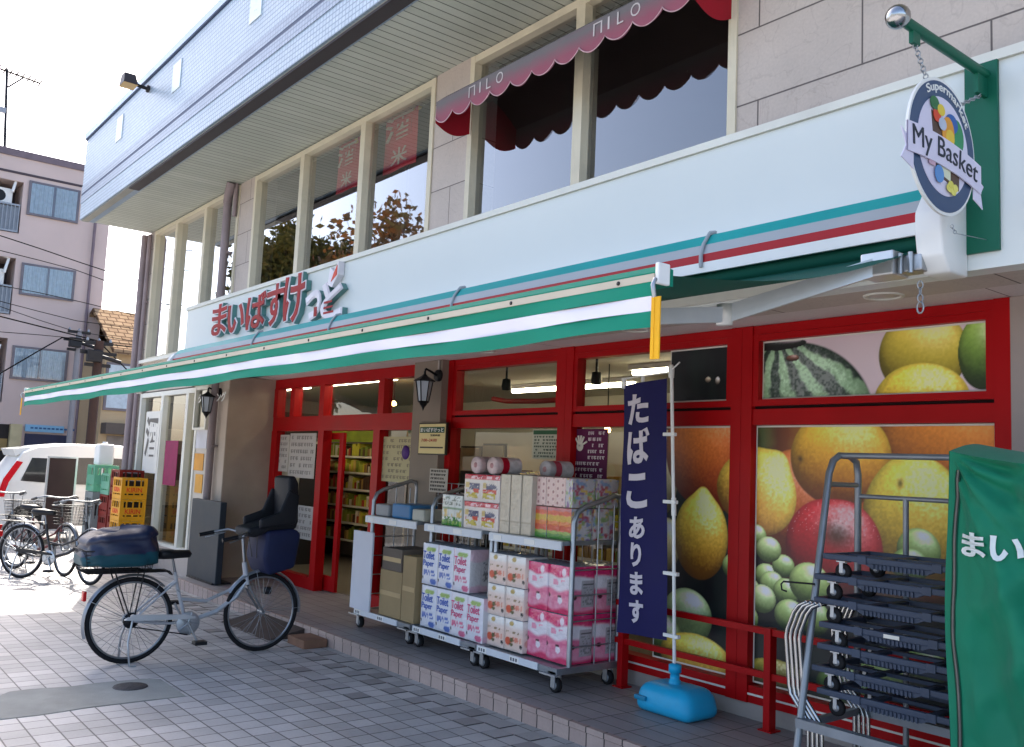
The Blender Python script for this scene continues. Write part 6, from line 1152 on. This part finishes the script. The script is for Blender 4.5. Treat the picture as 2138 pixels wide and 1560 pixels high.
a=onX(203,905,HX); m=MB(); m.box((HX+.001,h0.y+.3,a.z),(HX+.6,h0.y+8,a.z+.35),mat('house_band','#5a5048',.7)); m.box((HX+.002,h0.y+.5,0),(HX+.03,h0.y+8,a.z-.05),mat('garage_dark','#8a8078',.7,0,.2,2)); wpart(m,'garage',hb)
a=onX(238,770,HX); b=onX(246,800,HX); m=MB(); m.box((HX+.001,b.y-.4,b.z-.9),(HX+.06,b.y+.5,a.z+.2),mat('alu_dark','#6a6468')); m.box((HX+.061,b.y-.32,b.z-.82),(HX+.07,b.y+.42,a.z+.12),Mcur); wpart(m,'window',hb)
# poles and wires
def pole(px,py0,py1,X,rad,mt,label,arms):
    a=onX(px,py1,X); b=onX(px-(py0-py1)*.0,py0,X); t=thing('utility_pole',label,'utility pole',(X,a.y,0),0,'utility poles of the side street'); m=MB(); m.tube([(X,a.y,0),(X,a.y,a.z)],rad,mt,10); wpart(m,'pole',t)
    if arms:
        m=MB()
        for dz,L in ((-.1,.32),(-.35,.42),(-.65,.3)): m.box((X-.05,a.y-L,a.z+dz),(X+.05,a.y+L,a.z+dz+.08),M_black); 
        for k in range(3): m.lathe([(.03,0),(.035,.04),(.001,.10)],M_grey,(X,a.y-.28+k*.27,a.z-.02),'z',8)
        wpart(m,'cross_arm',t); m=MB(); m.box((X+.06,a.y-.30,a.z-.55),(X+.25,a.y+.05,a.z-.25),M_black,.03); m.tube([(X+.15,a.y+.05,a.z-.4),(X+.15,a.y+.5,a.z-.5)],.05,M_black,8); wpart(m,'junction_box',t)
    return t
pole(208,930,712,-24,.11,mat('pole_brown','#3d2c26',.8,0,.15,2),'dark brown utility pole with black cable boxes beside the apartment block',True)
pole(166,930,690,-30,.08,mat('pole_grey','#7f7d80',.7,0,.1,2),'slim grey utility pole in front of the apartment wall',True)
def wire(pts,X,r,label,dx=0.):
    P_=[onX(x,y,X+dx*k/(len(pts)-1)) for k,(x,y) in enumerate(pts)]
    a=P_[0]+(P_[0]-P_[1]).normalized()*3; b=P_[-1]+(P_[-1]-P_[-2]).normalized()*2; m=MB(); m.tube([a]+P_+[b],r,mat('wire_black','#101012',.95,0,0,spec=.05),5); tag(m.build('overhead_wire'),label,'overhead wire','overhead wires of the side street')
wr=[([(0,492),(80,518),(167,548),(240,572),(300,588)],.014,'thickest overhead wire crossing the block below its top windows'),([(0,523),(80,543),(156,563),(230,590),(300,616)],.011,'overhead wire passing through the middle apartment window'),([(0,596),(80,611),(167,630),(240,648),(300,663)],.011,'overhead wire running just under the middle apartment window'),
([(0,629),(80,650),(160,670),(205,676)],.010,'overhead wire ending at the brown pole below the middle window'),([(0,640),(80,668),(150,690),(190,697)],.009,'lowest thin overhead wire above the lower apartment window'),([(0,693),(90,700),(170,708),(208,712)],.010,'overhead wire just above the lower apartment window'),([(60,745),(89,728),(130,705),(165,712),(200,716)],.018,'thick black looped cable before the lower apartment window'),
([(0,266),(80,290),(175,320)],.008,'upper thin wire against the sky above the apartment roof'),([(0,280),(80,304),(175,333)],.008,'lower thin wire against the sky above the apartment roof'),([(165,702),(205,712),(215,722)],.018,'short black cable between the two poles')]
for p_,r_,l_ in wr: wire(p_,-25,r_,l_)
# ------------------------------------------------------------------ trees across the street that show in the upper window panes
def tree(label,x,y,h,cr,n,leafs,dens,seed,group='street trees behind the viewer'):
    t=thing('street_tree',label,'tree',(x,y,0),0,group); r0=random.Random(seed); m=MB(); Mb=mat('bark','#4a3d32',.9,0,.2,6,bump=.4,bscale=20)
    m.tube([(x,y,0),(x+.05,y,h*.3),(x-.05,y+.05,h*.6),(x,y,h*.9)],.2,Mb,9,rads=[.24,.19,.11,.03]); tips=[]
    for k in range(16):
        z=h*r0.uniform(.28,.85); a=r0.uniform(0,6.28); L=cr*r0.uniform(.6,1.05)*(1.1-(z/h)*.7); p=Vector((x,y,z)); q=p+Vector((math.cos(a)*L*.5,math.sin(a)*L*.5,L*.25)); e=p+Vector((math.cos(a)*L,math.sin(a)*L,L*.55)); m.tube([p,q,e],.05,Mb,5,rads=[.06,.035,.012]); tips+= [q,e,p.lerp(q,.6),q.lerp(e,.5)]
    wpart(m,'trunk',t)
    m=MB(); vs={}; 
    cl=[(tp+Vector((r0.gauss(0,.35),r0.gauss(0,.35),r0.gauss(0,.35)))) for tp in tips for _ in range(dens)]
    for i in range(n):
        c=r0.choice(cl)+Vector((r0.gauss(0,.32),r0.gauss(0,.32),r0.gauss(0,.30))); s=r0.uniform(.08,.16); d1=Vector((r0.gauss(0,1),r0.gauss(0,1),r0.gauss(0,1))).normalized(); d2=d1.orthogonal().normalized()
        hx=leafs[r0.randrange(len(leafs))]; vs.setdefault(hx,[]).append([c-d1*s,c+d2*s*.6,c+d1*s,c-d2*s*.6])
    for hx,qs in vs.items(): m.add([p for q in qs for p in q],[(4*i,4*i+1,4*i+2,4*i+3) for i in range(len(qs))],mat('leaf_'+hx,'#'+hx,.6,0,.2,3))
    wpart(m,'crown',t)
tree('dense olive green street tree reflected in the left upper panes',-30.2,-4.6,9.8,3.9,30000,['5c5a2c','6f6a34','4a4c26','80703a'],3,4)
tree('sparse street tree with orange leaves reflected in the upper pane beside the pier',-23.2,-4.6,9.6,2.8,2600,['9a7448','6f5c42','8f7f4e','a8703e'],1,9)
